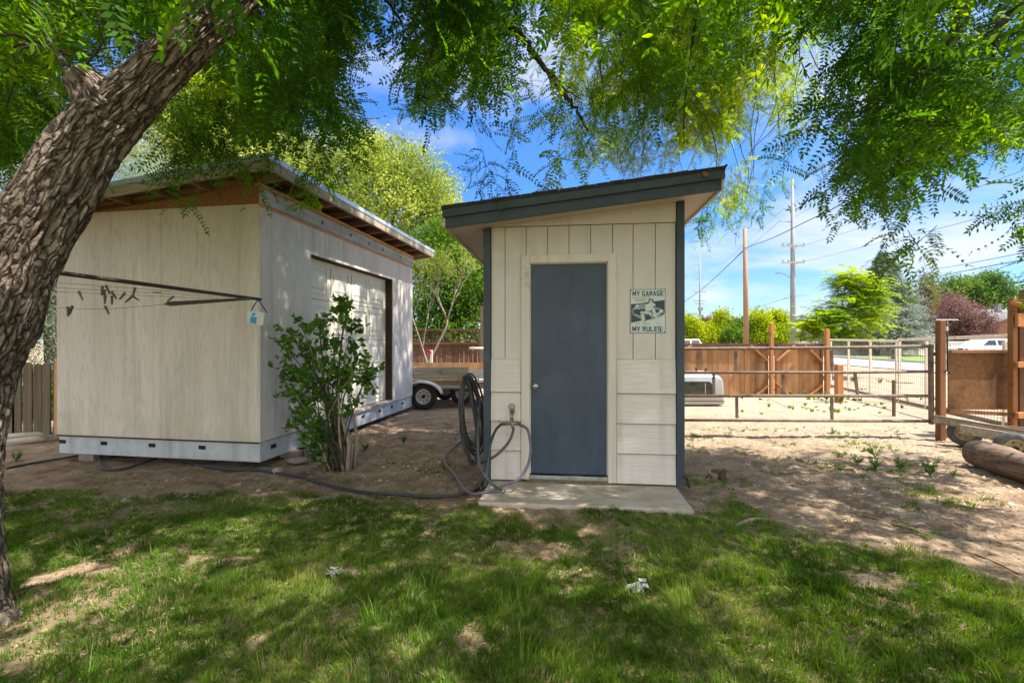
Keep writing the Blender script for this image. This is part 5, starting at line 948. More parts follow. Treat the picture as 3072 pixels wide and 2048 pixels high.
# vehicles
def suv(label, x, D, parts=True, s=1.0, name='parked_suv'):
    o = thing(name, label, 'car', (x+2.3, D+.9, 0)); Y0, Y1 = D, D+1.75
    body = [(0, .42), (.02, .78), (.12, .92), (1.15, 1.02), (1.5, 1.03), (4.6, 1.03), (4.72, .9), (4.75, .45), (4.3, .35), (4.15, .6), (3.9, .72), (3.65, .68), (3.45, .35), (1.4, .35), (1.25, .62), (1.0, .74), (.72, .66), (.55, .36)]
    b = MB(Matrix.Translation((x, 0, 0))); b.prism(body[::-1], Y0, Y1); b.build('body', M['white'], o, .05)
    b = MB(Matrix.Translation((x, 0, 0))); lo = [(1.25, 1.02), (4.6, 1.02)]; 
    b.add([(1.2, Y0+.05, 1.03), (4.62, Y0+.05, 1.03), (4.62, Y1-.05, 1.03), (1.2, Y1-.05, 1.03), (2.05, Y0+.2, 1.56), (4.35, Y0+.2, 1.60), (4.35, Y1-.2, 1.60), (2.05, Y1-.2, 1.56)], [(4,5,6,7),(0,1,5,4),(1,2,6,5),(2,3,7,6),(3,0,4,7)]); b.build('cabin', M['white'], o, .03)
    for (u0, u1, v0, v1) in ((1.62, 2.75, 2.18, 2.75), (2.87, 3.55, 2.87, 3.55), (3.66, 4.45, 3.66, 4.28)):
        b = MB(Matrix.Translation((x, 0, 0))); f = lambda z: Y0+.05+.15*(z-1.03)/.55-.008
        b.add([(u0, f(1.08), 1.08), (u1, f(1.08), 1.08), (v1, f(1.5), 1.5), (v0, f(1.5), 1.5)], [(0,1,2,3)]); b.build('side_window', M['glass'], o)
    b = MB(Matrix.Translation((x, 0, 0))); b.add([(1.33, Y0+.2, 1.09), (1.33, Y1-.2, 1.09), (1.95, Y1-.3, 1.50), (1.95, Y0+.3, 1.50)], [(0,1,2,3)][::1]); b.build('windscreen', M['glass'], o)
    for u in (.98, 3.78): wheel(o, (x+u, Y0+.11, .34), (0, -1, 0), .34, .22, 'steel', 'tyre', 0)
    b = MB(Matrix.Translation((x, 0, 0))); b.box(-.03, .06, Y0+.1, Y0+.5, .70, .84); b.box(.1, .3, Y0-.012, Y0+.02, .72, .82); b.build('headlight', M['glass'], o)
    b = MB(Matrix.Translation((x, 0, 0))); b.box(-.08, .25, Y0-.03, Y1+.03, .42, .58); b.build('bumper', M['concpole'], o, .02)
    return o
suv('white boxy off-road car parked in the driveway across the street', CX(2892, 38), 38)
suv('white vehicle whose roof just shows over the cedar fence beside the small shed', CX(1945, 39), 39)
# ---------------------------------------------------------------- trees
def rot_z(a): c, s = np.cos(a), np.sin(a); o = np.zeros_like(a); i = np.ones_like(a); return np.stack([np.stack([c, -s, o], -1), np.stack([s, c, o], -1), np.stack([o, o, i], -1)], -2)
def rot_x(a): c, s = np.cos(a), np.sin(a); o = np.zeros_like(a); i = np.ones_like(a); return np.stack([np.stack([i, o, o], -1), np.stack([o, c, -s], -1), np.stack([o, s, c], -1)], -2)
def rot_y(a): c, s = np.cos(a), np.sin(a); o = np.zeros_like(a); i = np.ones_like(a); return np.stack([np.stack([c, o, s], -1), np.stack([o, i, o], -1), np.stack([-s, o, c], -1)], -2)
def compound(g, L, pairs, ll, lw, droop):
    """one pinnate leaf along +x from the origin, as quads"""
    t = np.linspace(.14, 1, pairs); x = L*t*(1-.10*droop*t); z = -droop*L*.55*t**2; Q = []
    for i in range(pairs):
        for s in (-1, 1):
            a = s*g.uniform(1.0, 1.35); f = np.array([math.cos(a), math.sin(a), -g.uniform(.05, .35)]); f /= np.linalg.norm(f); d = np.array([-f[1], f[0], g.uniform(-.3, .3)]); l_ = ll*g.uniform(.8, 1.1)*(1-.35*abs(t[i]-.5)); w = lw*.5
            p = np.array([x[i], 0, z[i]]); Q.append([p, p+f*l_*.45+d*w, p+f*l_, p+f*l_*.45-d*w])
    p = np.array([x[-1], 0, z[-1]]); Q.append([p, p+np.array([ll*.4, lw/2, -ll*.2]), p+np.array([ll, 0, -ll*.4]), p+np.array([ll*.4, -lw/2, -ll*.2])])
    r = lw*.06; R_ = [[np.array([0, -r, 0]), np.array([0, r, 0]), np.array([L*.5, r, -droop*L*.14]), np.array([L*.5, -r, -droop*L*.14])], [np.array([L*.5, -r, -droop*L*.14]), np.array([L*.5, r, -droop*L*.14]), np.array([x[-1], 0, z[-1]]), np.array([x[-1], 0, z[-1]])]]
    return np.array(Q), np.array(R_)
def spray(g, TL=.34, n=9, L=.15, pairs=9, ll=.026, lw=.0105):
    """a drooping twig with compound leaves"""
    LQ = []; TQ = []; ph = g.uniform(0, 6.28); bend = g.uniform(.2, .7)
    def P(t): return np.array([TL*bend*math.sin(t*1.4), TL*.12*math.sin(3*t+ph), -TL*t*(1-.2*bend)])
    for i in range(n):
        t = (i+.6)/n; a = ph+i*2.4; q, r = compound(g, L*g.uniform(.75, 1.15), pairs, ll, lw, g.uniform(.35, 1.2))
        Mx = rot_z(np.array([a]))[0] @ rot_y(np.array([g.uniform(-.15, .9)]))[0] @ rot_x(np.array([g.uniform(-.7, .7)]))[0]
        LQ.append(q @ Mx.T+P(t)); LQ.append(r @ Mx.T+P(t))
    for i in range(5):
        a, b = P(i/5), P((i+1)/5); w = .0022*(1.2-i/6)
        for d in (np.array([w, 0, 0]), np.array([0, w, 0])): TQ.append([a-d, a+d, b+d, b-d])
    return np.concatenate(LQ), np.array(TQ)
def place(temps, pos, scale, tilt, seed):
    g = np.random.default_rng(seed); k = g.integers(0, len(temps), len(pos)); out = [[], []]
    for i, T in enumerate(temps):
        s = k == i; n = int(s.sum())
        if not n: continue
        Mx = rot_z(g.uniform(0, 6.28, n)) @ rot_x(g.normal(0, tilt, n)) @ rot_y(g.normal(0, tilt, n)); Mx = Mx*scale[s][:, None, None]
        for j in (0, 1): out[j].append((np.einsum('qvk,nik->nqvi', T[j], Mx)+pos[s][:, None, None, :]).reshape(-1, 4, 3))
    return np.concatenate(out[0]).astype(np.float32), np.concatenate(out[1]).astype(np.float32)
def barktube(name, pts, rad, parent, mat, sides=90, step=.02, amp=.02, k=8):
    P = curve_pts([(*p, r) if False else p for p, r in zip(pts, rad)], k); rr = np.interp(np.linspace(0, len(pts)-1, len(P)), range(len(pts)), rad)
    c = np.array([p[:] for p in P]); d = np.concatenate([[0], np.cumsum(np.linalg.norm(np.diff(c, axis=0), axis=1))]); n = max(4, int(d[-1]/step)); s = np.linspace(0, d[-1], n)
    c = np.stack([np.interp(s, d, c[:, i]) for i in range(3)], -1); r = np.interp(s, d, rr); T = np.gradient(c, axis=0); T /= np.linalg.norm(T, axis=1)[:, None]
    ref = np.cross(T, np.array([0, 1., 0])); ref /= np.linalg.norm(ref, axis=1)[:, None]; o = np.cross(T, ref); th = np.linspace(0, 2*np.pi, sides, endpoint=False); TH, SS = np.meshgrid(th, s)
    cx, sx = np.cos(TH), np.sin(TH); q = SS*2.2+r[:, None]*3*(vn(cx*2, sx*2, SS*4, 9)-.5)
    wp = fbm(cx*3+7, sx*3, SS*7, 22, 3)-.5; w2 = fbm(cx*3+17, sx*3+5, SS*7, 28, 3)-.5; kk = r[:, None]*42; BC = np.stack([cx*kk*.8+wp*2.2, sx*kk*.8+w2*2.2, SS*6.5+(wp+w2)*1.6], -1); rid = 1-np.abs(fbm(cx*5.5+wp*1.2, sx*5.5+wp*1.2, q*1.2, 12, 3)*2-1)*3.4; rid = np.clip(rid, -.6, 1); fine = fbm(cx*16, sx*16, SS*16, 15, 3)-.5; low = fbm(cx*1.2+3, sx*1.2, SS*2.2, 18, 3)-.5
    RR = r[:, None]*(1+low*.34)-np.clip(rid, 0, 1)**2*amp*.8+fine*amp*.7
    V = c[:, None, :]+(ref[:, None, :]*cx[..., None]+o[:, None, :]*sx[..., None])*RR[..., None]; i, j = np.meshgrid(range(sides), range(n-1)); a = (j*sides+i).ravel(); a2 = (j*sides+(i+1) % sides).ravel()
    V = V.reshape(-1, 3); tip = len(V); V = np.concatenate([V, c[-1:]+T[-1:]*0]); e = (n-1)*sides+np.arange(sides)
    return fastmesh(name, V, quads=np.stack([a, a2, a2+sides, a+sides], -1), tris=np.stack([e, np.roll(e, -1), np.full(sides, tip)], -1), m=mat, parent=parent, smooth=True, vattr={'barkco': np.concatenate([BC.reshape(-1, 3), [[0, 0, 0]]])})
# main leaning tree
lt = thing('leaning_tree', 'big leaning locust tree with deeply furrowed trunk at the left edge, its leafy crown overhead', 'tree', (-2.75, 2.3, 0))
tr = [((-190, 2060, 2.22), .40), ((-190, 1955, 2.24), .31), ((-185, 1875, 2.28), .245), ((-170, 1780, 2.3), .205), ((-158, 1600, 2.3), .182), ((-148, 1400, 2.3), .175), ((-122, 1220, 2.3), .172), ((-88, 1090, 2.3), .172), ((-32, 965, 2.3), .172), ((32, 830, 2.31), .158), ((104, 692, 2.33), .155), ((186, 562, 2.35), .150), ((300, 388, 2.4), .143), ((438, 248, 2.45), .114), ((555, 132, 2.5), .108), ((665, 20, 2.6), .112), ((800, -150, 2.75), .14), ((960, -380, 2.9), .11), ((1300, -700, 3.0), .08)]
barktube('trunk', [A(*p) for p, r in tr], [r for p, r in tr], lt, M['bark'], 150, .011, .026)
bs = [(A(330, 350, 2.4), .12), (A(285, 280, 2.38), .105), (A(252, 240, 2.36), .085), (A(240, 222, 2.36), .06)]
barktube('branch_stub', [p for p, r in bs], [r for p, r in bs], lt, M['bark'], 60, .012, .014)
temps = [spray(np.random.default_rng(100+i), TL=.38, n=8+i % 3, L=.21, pairs=9, ll=.043, lw=.016) for i in range(9)]
fine = [spray(np.random.default_rng(200+i), TL=.42, n=9, L=.17, pairs=8, ll=.034, lw=.014) for i in range(6)]
EX = [-400, 0, 150, 300, 480, 520, 600, 700, 760, 860, 960, 1010, 1060, 1200, 1270, 1330, 1400, 1440, 1480, 1560, 1640, 1720, 1800, 1900, 2000, 2100, 2180, 2250, 2350, 2400, 2480, 2560, 2620, 2700, 2760, 2860, 2920, 3000, 3072, 3400]
EY = [700, 600, 560, 500, 480, 540, 560, 450, 430, 540, 590, 460, 350, 350, 400, 330, 370, 440, 540, 500, 520, 540, 440, 380, 340, 300, 330, 250, 300, 400, 540, 630, 680, 750, 830, 760, 770, 740, 790, 800]
def canopy_mask(px, py, n):
    e = np.interp(px, EX, EY)-40*np.random.default_rng(3).random(len(px)); k = py < e
    hole = fbm(px/230, py/230, 0, 51, 3); dens = np.where(px < 900, .66, 1)*np.where(px < 1500, 1.0, np.where(px < 2350, .62, np.where(py > 300, .85, .46)))
    h2 = fbm(px/110, py/110, 0, 58, 2); dens = dens*np.clip((.60-hole)*9, .0, 1)*np.where(px > 1500, np.clip((.60-h2)*8, 0.02, 1), 1)
    for cx, cy, rx, ry in ((2425, 330, 70, 160), (1625, 190, 60, 110), (1240, 130, 40, 60), (1600, 20, 60, 30), (2960, 440, 70, 90), (3010, 120, 60, 60), (2560, 410, 90, 50), (700, 260, 60, 60)):
        dens = dens*np.clip(((px-cx)/rx)**2+((py-cy)/ry)**2-.4, 0, 1)
    # thinner low edge
    dens = dens*np.clip((e-py)/160+.35, 0, 1)
    return k & (np.random.default_rng(8).random(len(px)) < dens)
g = np.random.default_rng(31); n = 15500
px = g.uniform(-500, 3500, n); py = g.uniform(-520, 800, n); D = 3.1+3.0*g.random(n)
D = np.where(px < 900, np.maximum(D, 3.0), D); D = np.where(px > 2300, 2.9+2.4*g.random(n), D)
kk = canopy_mask(px, py, n) & (g.random(n) < np.clip((D/5)**1.6, .12, 1))
px, py, D = px[kk], py[kk], D[kk]
pos = np.stack([(px-1536)/F*D, D, H-(py-60-1024)/F*D+.16], -1); k = pos[:, 2] > 1.9; k &= ~((pos[:, 0] < -1.9) & (pos[:, 2] < 3.35) & (pos[:, 1] > 4.9))
# keep the leaves out of the roofs
k &= ~((pos[:, 1] > 4.0) & (pos[:, 0] > -.7) & (pos[:, 0] < 1.9) & (pos[:, 2] < 3.2))
pos = pos[k]
hang = np.array([A(*q)[:] for q in ((905, 470, 4.4), (940, 520, 4.4), (880, 450, 4.3), (960, 480, 4.5), (1000, 540, 4.5), (560, 470, 4.2), (610, 490, 4.2), (660, 480, 4.3), (540, 430, 4.2), (600, 420, 4.2), (700, 470, 4.2), (920, 400, 4.4), (1460, 470, 4.2), (1500, 480, 4.2), (1440, 430, 4.2), (1540, 430, 4.2), (1640, 440, 4.3), (1690, 450, 4.3), (1390, 330, 4.2), (2730, 690, 3.6), (2760, 720, 3.6), (2790, 680, 3.6), (2740, 640, 3.5), (2150, 560, 6), (2120, 640, 6.2), (2220, 560, 6.2), (2250, 600, 6.3), (2290, 560, 6.1), (2100, 690, 6.4), (2160, 600, 6.3), (2340, 520, 6))])
# shade-giving crown above the picture and behind the camera
m_ = 2700; hx = g.uniform(-7.5, 6.8, m_); hy = g.uniform(-3.5, 8.5, m_); top = np.maximum(3.3, H+.80*np.maximum(hy, 0)+.1); hz = top+g.uniform(0, 1.9, m_)
hole = fbm(hx*2.7, hy*2.7, 0, 66, 2); kk = (g.random(m_) < np.clip((.60-hole)*12, .0, 1)*np.where((hx > -1.8) & (hx < .8) & (hy > 4.8), .5, 1)); kk &= ~((hx > 3.8) & (hy > 4.6)); over = np.stack([hx, hy, hz], -1)[kk]
P1 = np.concatenate([pos, hang]); s1 = g.uniform(.9, 1.35, len(P1)); L1, T1 = place(temps, P1, s1, .45, 5)
L2, T2 = place(temps, over, g.uniform(1.5, 2.1, len(over)), .5, 6)
print('sprays', len(P1), len(over), 'quads', len(L1)+len(L2))
quadmesh('crown', np.concatenate([L1, L2]), M['leafn'], lt)
quadmesh('twigs', np.concatenate([T1, T2]), M['branch'], lt)
def limb(pts, r0, r1, parent=None, m='branch', kids=6, seed=1, klen=.5):
    P = curve_pts([A(*p) for p in pts], 6); n = len(P); g = random.Random(seed); b = MB()
    P = [p+Vector((g.uniform(-1, 1), g.uniform(-1, 1), g.uniform(-1, 1)))*r0*.35 for p in P]
    b.tube(P, [r0+(r1-r0)*i/(n-1) for i in range(n)], 9)
    for k in range(kids):
        i = g.randrange(1, n-1); p = P[i]; d = (P[i+1]-P[i]).normalized(); s = Vector((g.uniform(-1, 1), g.uniform(-1, 1), g.uniform(-.9, .3))).normalized(); L = klen*g.uniform(.5, 1.2); q = [p]
        for j in range(5): d = (d*.7+s*.45+Vector((g.uniform(-.35, .35), g.uniform(-.35, .35), g.uniform(-.3, .2)))).normalized(); q.append(q[-1]+d*L/5)
        r = (r0+(r1-r0)*i/(n-1))*.5; b.tube(q, [r*(1-.14*j) for j in range(6)], 6)
    return b.build('branch', M[m], parent, 0, True)
X = lt
limb([(700, -40, 2.65), (1000, -60, 3.2), (1350, -20, 3.8), (1540, 90, 4.1), (1600, 160, 4.2), (1680, 260, 4.3), (1735, 340, 4.4), (1765, 395, 4.45)], .05, .008, X, kids=7, seed=2)
limb([(960, -380, 2.9), (1700, -500, 3.2), (2500, -300, 3.3), (2870, -10, 3.4), (2800, 180, 3.5), (2763, 215, 3.5), (2758, 330, 3.6), (2762, 392, 3.6), (2700, 470, 3.7), (2672, 540, 3.75)], .07, .008, X, kids=9, seed=3)
limb([(2762, 392, 3.6), (2800, 430, 3.6), (2850, 495, 3.6)], .012, .004, X, kids=3, seed=4, klen=.3)
limb([(2805, 180, 3.5), (2850, 270, 3.5), (2950, 310, 3.5), (3050, 330, 3.5)], .012, .005, X, kids=4, seed=5, klen=.4)
limb([(2900, -350, 3.4), (3120, -60, 3.4), (3030, 45, 3.5), (2985, 92, 3.5), (2962, 190, 3.6), (2925, 255, 3.6), (2900, 290, 3.6)], .035, .007, X, kids=8, seed=6)
limb([(2985, 92, 3.5), (2900, 135, 3.6), (2840, 185, 3.7)], .018, .006, X, kids=3, seed=7, klen=.3)
limb([(2962, 190, 3.6), (2985, 270, 3.65), (3012, 325, 3.7)], .014, .006, X, kids=3, seed=8, klen=.3)
limb([(2600, -250, 3.3), (2475, 5, 3.6), (2420, 75, 3.8), (2378, 135, 3.9)], .018, .005, X, kids=7, seed=9, klen=.4)
limb([(255, 255, 2.36), (222, 250, 2.5), (190, 190, 2.7), (148, 120, 2.9), (110, 20, 3.1), (60, -200, 3.3)], .022, .013, X, kids=4, seed=10)
limb([(185, 160, 2.8), (120, 142, 2.9), (42, 140, 3.0), (45, 230, 3.05), (20, 330, 3.1)], .014, .005, X, kids=5, seed=11, klen=.3)
limb([(448, 150, 2.6), (400, 120, 2.8), (330, 70, 3.0), (200, -40, 3.3)], .012, .006, X, kids=4, seed=12, klen=.5)
limb([(1100, -60, 3.4), (1180, 30, 3.7), (1210, 90, 3.8), (1205, 150, 3.9)], .012, .004, X, kids=4, seed=13, klen=.3)
limb([(880, -60, 3.2), (900, 100, 3.5), (915, 260, 3.7), (905, 420, 3.9)], .010, .003, X, kids=5, seed=14, klen=.3)
limb([(2100, -300, 4.6), (2085, 60, 5), (2060, 240, 5.2), (2050, 420, 5.4)], .02, .006, X, kids=10, seed=15, klen=.5)
limb([(2310, -200, 4.6), (2320, 60, 5), (2310, 200, 5.2)], .02, .006, X, kids=8, seed=16, klen=.5)
# yellow-green locust behind the small shed
yt = thing('yellow_locust_tree', 'thin yellow-green locust tree with fine brown hanging twigs rising behind the small shed', 'tree', (2.0, 8.6, 0))
b = MB(); b.tube(curve_pts([(1.6, 8.6, -.1), (1.65, 8.6, 2), (1.8, 8.5, 2.9)]), [.13, .11, .09], 12)
for k in range(0): aa = 0; b.tube(curve_pts([(1.8, 8.5, 2.85), (2.1+aa*.4, 8.5-.1*k, 4), (2.5+aa*.9, 8.4-.2*k, 5.4), (2.9+aa*1.5, 8.2-.2*k, 7.2)]), [.05, .03, .022, .012], 7)
b.build('trunk', M['branch'], yt, 0, True)
g = np.random.default_rng(71); n = 3300; px = g.normal(2060, 230, n); py = g.uniform(-350, 640, n); D = g.uniform(6.8, 9.5, n); low = np.interp(px, [1500, 1700, 1760, 1900, 2050, 2160, 2300, 2380, 2480, 2600], [0, 480, 560, 540, 520, 690, 650, 520, 180, 0]); hole = fbm(px/120, py/120, 0, 91, 3)
k = (py < low-50) & (px > 1600) & (px < 2560) & (g.random(n) < np.clip((.64-hole)*7, 0, 1)*np.clip((low-py)/250+.35, 0, 1)); P = np.stack([(px-1536)/F*D, D, H-(py-1024)/F*D+.2], -1)[k]
L3, T3 = place(fine, P, g.uniform(.9, 1.4, len(P)), .4, 9); print('yellow', len(P), len(L3)); quadmesh('crown', L3, M['leafy'], yt); quadmesh('twigs', T3*1.0, M['twig'], yt)
b = MB(); rr = random.Random(8)
for i in range(46):
    a = A(rr.uniform(1750, 2420), rr.uniform(-150, 200), rr.uniform(7, 9)); d = Vector((rr.uniform(-.5, .5), rr.uniform(-.2, .2), -1)); q = [a]
    for j in range(8): d = (d+Vector((rr.uniform(-.5, .5), rr.uniform(-.3, .3), -.15))).normalized(); q.append(q[-1]+d*rr.uniform(.2, .38))
    if q[-1].z < 3.4: q = [p for p in q if p.z > 3.3]
    if len(q) > 2: b.tube(q, [.013-.0012*j for j in range(len(q))], 5)
b.build('hanging_branches', M['twig'], yt, 0, True)

# generic tree with leaf clumps --------------------------------------------
def tree(name, label, cat, base, clumps, nleaf, size, mat, tm='branch', tr_=.2, asp=.55, seed=1, group=None, fall=.0, shell=.55, trunkz=None, ntuft=7, parentless=False):
    """clumps: (centre, (rx, ry, rz)) in metres; leaves in small tufts through each clump"""
    o = thing(name, label, cat, base, group); g = np.random.default_rng(seed); vol = np.array([max(r[0], .01)*r[2] for c, r in clumps]); cnt = (nleaf*vol/vol.sum()/ntuft).astype(int)+1; Ps = []; Ns = []
    for (c, r), n in zip(clumps, cnt):
        d = g.normal(size=(n, 3)); d /= np.linalg.norm(d, axis=1)[:, None]; rad = (shell+(1-shell)*g.random(n))*np.where(g.random(n) < .25, g.random(n), 1); rough = .50+.95*fbm(d[:, 0]*2.4+c[0], d[:, 1]*2.4+c[1], d[:, 2]*2.4+c[2], seed, 3)
        Ps.append(np.array(c)+d*rad[:, None]*rough[:, None]*np.array(r)); Ns.append(d)
    P = np.concatenate(Ps); Nn = np.concatenate(Ns); P = np.repeat(P, ntuft, 0); Nn = np.repeat(Nn, ntuft, 0); P = P+g.normal(0, size*1.1, P.shape)
    n = len(P); f = Nn*.8+g.normal(0, .8, (n, 3)); f[:, 2] -= fall; f /= np.linalg.norm(f, axis=1)[:, None]; s = np.cross(f, g.normal(size=(n, 3))); s /= np.linalg.norm(s, axis=1)[:, None]; L = size*g.uniform(.6, 1.3, n)[:, None]; w = L*asp*.5
    quadmesh('crown', np.stack([P, P+f*L*.5+s*w, P+f*L, P+f*L*.5-s*w], 1), mat, o)
    b = MB(); base = Vector(base); cs = sorted([Vector(c) for c, r in clumps], key=lambda c: c.z); mid = sum(cs, Vector())/len(cs); rr = random.Random(seed); fork = base.lerp(Vector((mid.x, mid.y, mid.z)), .45); b.tube(curve_pts([base, base.lerp(fork, .5)+Vector((rr.uniform(-1, 1)*tr_, 0, 0)), fork]), tr_, 9)
    for c in cs: b.tube(curve_pts([fork, fork.lerp(c, .5)+Vector((rr.uniform(-1, 1), rr.uniform(-1, 1), 1))*tr_, c]), [tr_*.7-tr_*.55*i/12 for i in range(13)], 6)
    b.build('trunk', M[tm], o, 0, True); return o
def cl(px, py, D, rpx, ry=None, rz=None): r = rpx/F*D; return (A(px, py, D)[:], (r, ry or r, (rz or rpx)/F*D))
D = 19
tree('elm_tree', 'tall light-green leafy tree rising behind the garage roof', 'tree', (-6.5, 20, 0), [cl(900, 560, 20, 150), cl(1020, 480, 20, 110), cl(1130, 500, 20, 110), cl(1230, 520, 20, 110), cl(1160, 620, 19.5, 150), cl(1290, 640, 20, 110), cl(1350, 700, 20, 80), cl(1030, 650, 19, 130), cl(1100, 455, 20.5, 70), cl(1300, 590, 20, 90)], 50000, .13, M['leafbig'], tr_=.22, seed=2)
tree('elm_tree', 'pale yellow-green tree seen behind the leaning trunk above the garage', 'tree', (-13, 21, 0), [cl(560, 330, 21, 130), cl(700, 380, 21, 140), cl(820, 470, 21, 130), cl(640, 480, 21, 150), cl(480, 440, 21, 130), cl(780, 330, 22, 90), cl(620, 240, 21, 90)], 52000, .14, M['leafbig'], tr_=.3, seed=3)
tree('silver_tree', 'silvery olive-like tree filling the left edge behind the trunk', 'tree', (-9.5, 9.8, 0), [cl(60, 1120, 9.5, 200), cl(180, 960, 9.8, 150), cl(20, 900, 9.5, 170), cl(90, 700, 9.6, 170), cl(250, 620, 10, 150), cl(180, 450, 10, 160), cl(60, 480, 9.6, 150), cl(350, 480, 10.5, 140), cl(150, 300, 10, 150), cl(-60, 300, 9.8, 160), cl(-100, 700, 9.5, 200), cl(450, 560, 11, 120), cl(-120, 1050, 9.5, 160)], 110000, .055, M['leafolive'], tr_=.12, asp=.3, seed=4, fall=.4)
tree('green_shrub', 'green undergrowth behind the picket fence', 'shrub', (-8.3, 8.4, 0), [cl(70, 1230, 8.3, 90), cl(150, 1190, 8.5, 80), cl(-20, 1200, 8.2, 100)], 12000, .05, M['leafgreen'], tr_=.02, seed=5)
tree('hedge_tree', 'dense green tree behind the lattice fence between the two sheds', 'tree', (-2.2, 17.5, 0), [cl(1270, 930, 17, 80), cl(1360, 900, 17, 90), cl(1440, 880, 17, 90), cl(1290, 820, 17.5, 90), cl(1400, 790, 17.5, 90), cl(1340, 730, 18, 80), cl(1440, 700, 18, 60), cl(1250, 760, 18, 70), cl(1500, 830, 18, 110), cl(1260, 1010, 16.5, 60), cl(1350, 1010, 16.5, 70), cl(1450, 1000, 16.5, 70), cl(1200, 1000, 16.5, 60)], 42000, .12, M['leafgreen'], tr_=.15, seed=6)
# bare pale tree
bt = thing('bare_tree', 'small half-bare tree with pale forking branches behind the trailer', 'tree', (CX(1282, 12.2), 12.2, 0)); rr = random.Random(5); b = MB(); LQ = []
def grow(p, d, L, r, lv):
    q = [p]; 
    for j in range(5): d = (d+Vector((rr.uniform(-.16, .16), rr.uniform(-.1, .1), .03))).normalized(); q.append(q[-1]+d*L/5)
    b.tube(q, [r*(1-.1*j) for j in range(6)], 6)
    if lv == 0:
        for k in range(5): LQ.append(q[rr.randrange(2, 6)]+Vector((rr.uniform(-.06, .06), rr.uniform(-.06, .06), rr.uniform(-.06, .06))))
        return
    for k in range(2 if lv > 1 else 3): s = Vector((rr.uniform(-1, 1), rr.uniform(-.5, .5), rr.uniform(-.1, .4))); grow(q[rr.randrange(3, 6)], (d+s*.62).normalized(), L*rr.uniform(.6, .85), r*.6, lv-1)
p0 = Vector((CX(1282, 12.2), 12.2, 0)); p1 = A(1283, 1095, 12.2); b.tube([p0, p1], .05, 8)
def stretch(pts, r): P = curve_pts([A(*p, 12.2) for p in pts], 4); b.tube(P, [r*(1-.4*i/(len(P)-1)) for i in range(len(P))], 7); return P[-1], (P[-1]-P[-2]).normalized()
for pts, r in (([(1283, 1095), (1300, 1060), (1325, 1010), (1340, 975), (1342, 960)], .032), ([(1283, 1095), (1268, 1045), (1250, 990), (1238, 955)], .024), ([(1268, 1045), (1275, 1000), (1285, 940)], .016)):
    e, d = stretch(pts, r)
    for k in range(4): grow(e, (d+Vector((rr.uniform(-.7, .7), 0, .35))).normalized(), rr.uniform(.6, .95), r*.55, 3)
b.build('branches', M['paleb'], bt, 0, True); rg = np.random.default_rng(3); P = np.repeat(np.array([q[:] for q in LQ]), 3, 0); n = len(P); f = rg.normal(size=(n, 3)); f /= np.linalg.norm(f, axis=1)[:, None]; s = np.cross(f, rg.normal(size=(n, 3))); s /= np.linalg.norm(s, axis=1)[:, None]; P = P+rg.normal(0, .05, P.shape)
quadmesh('leaves', np.stack([P, P+f*.03+s*.014, P+f*.06, P+f*.03-s*.014], 1), M['leafbig'], bt)
# golden hedge trees beyond the cedar fence
for i, (c, lb) in enumerate(((([cl(2060, 985, 46, 42), cl(2085, 1005, 46, 34)]), 'golden-green tree at the shed corner, leftmost of the row beyond the fence'), (([cl(2160, 985, 47, 32), cl(2190, 1000, 46, 34), cl(2130, 1005, 46, 32), cl(2165, 950, 47, 22)]), 'green-gold tree between the far pole and the wooden pole'), (([cl(2215, 985, 46, 28), cl(2200, 1010, 45, 30)]), 'small green tree just left of the wooden pole'), (([cl(2275, 960, 46, 34), cl(2260, 1000, 46, 34), cl(2300, 1000, 46, 34)]), 'bright golden round tree right of the wooden pole'), (([cl(2340, 970, 47, 30), cl(2345, 1005, 46, 32), cl(2325, 950, 47, 18)]), 'golden-green tree left of the grey power pole'))):
    m = M['leafhedge'] if i != 2 else M['leafgreen']; bx_ = c[0][0]; tree('golden_tree', lb, 'tree', (bx_[0], bx_[1], 0), c, 9000, .22, m, tr_=.12, seed=20+i, group='golden trees beyond the street')
tree('dark_tree', 'dark tree far behind the golden trees', 'tree', (CX(2110, 62), 62, 0), [cl(2110, 978, 62, 22), cl(2135, 985, 62, 26)], 4000, .3, M['leafrust'], seed=31, tr_=.15)
tree('dark_tree', 'dark green tree behind the tan house roof', 'tree', (CX(2400, 70), 70, 0), [cl(2400, 985, 70, 26), cl(2370, 1000, 70, 22), cl(2430, 990, 70, 24)], 4000, .3, M['leafdark'], seed=32, tr_=.15)
b_ = tree('round_shrub', 'small dark shrub before the tan house', 'shrub', (CX(2395, 55), 55, 0), [cl(2388, 1012, 55, 10), cl(2405, 1015, 55, 9)], 1500, .2, M['leafdark'], seed=33, tr_=.04)
# lime compound-leaf tree
at_ = thing('lime_tree', 'bright lime-green young tree with long compound leaves behind the wire fence', 'tree', (CX(2510, 18), 18, 0)); gg = np.random.default_rng(44)
def long_leaf(g): q, r = compound(g, .62, 11, .15, .045, g.uniform(.4, 1.0)); return np.concatenate([q, r]), r
LT = [long_leaf(np.random.default_rng(300+i)) for i in range(8)]; cs = [cl(2560, 900, 18, 95), cl(2470, 950, 17.8, 70), cl(2540, 960, 17.6, 95), cl(2600, 870, 18, 55), cl(2540, 840, 18, 45), cl(2440, 980, 17.8, 50), cl(2610, 940, 18, 60), cl(2500, 990, 17.8, 70)]; PP = []
for c, r in cs: n = 150; d = gg.normal(size=(n, 3)); d /= np.linalg.norm(d, axis=1)[:, None]; PP.append(np.array(c)+d*(gg.random(n)**.5)[:, None]*np.array(r)*.85)
PP = np.concatenate(PP); g_ = gg; n = len(PP); k = g_.integers(0, 8, n); Q = []
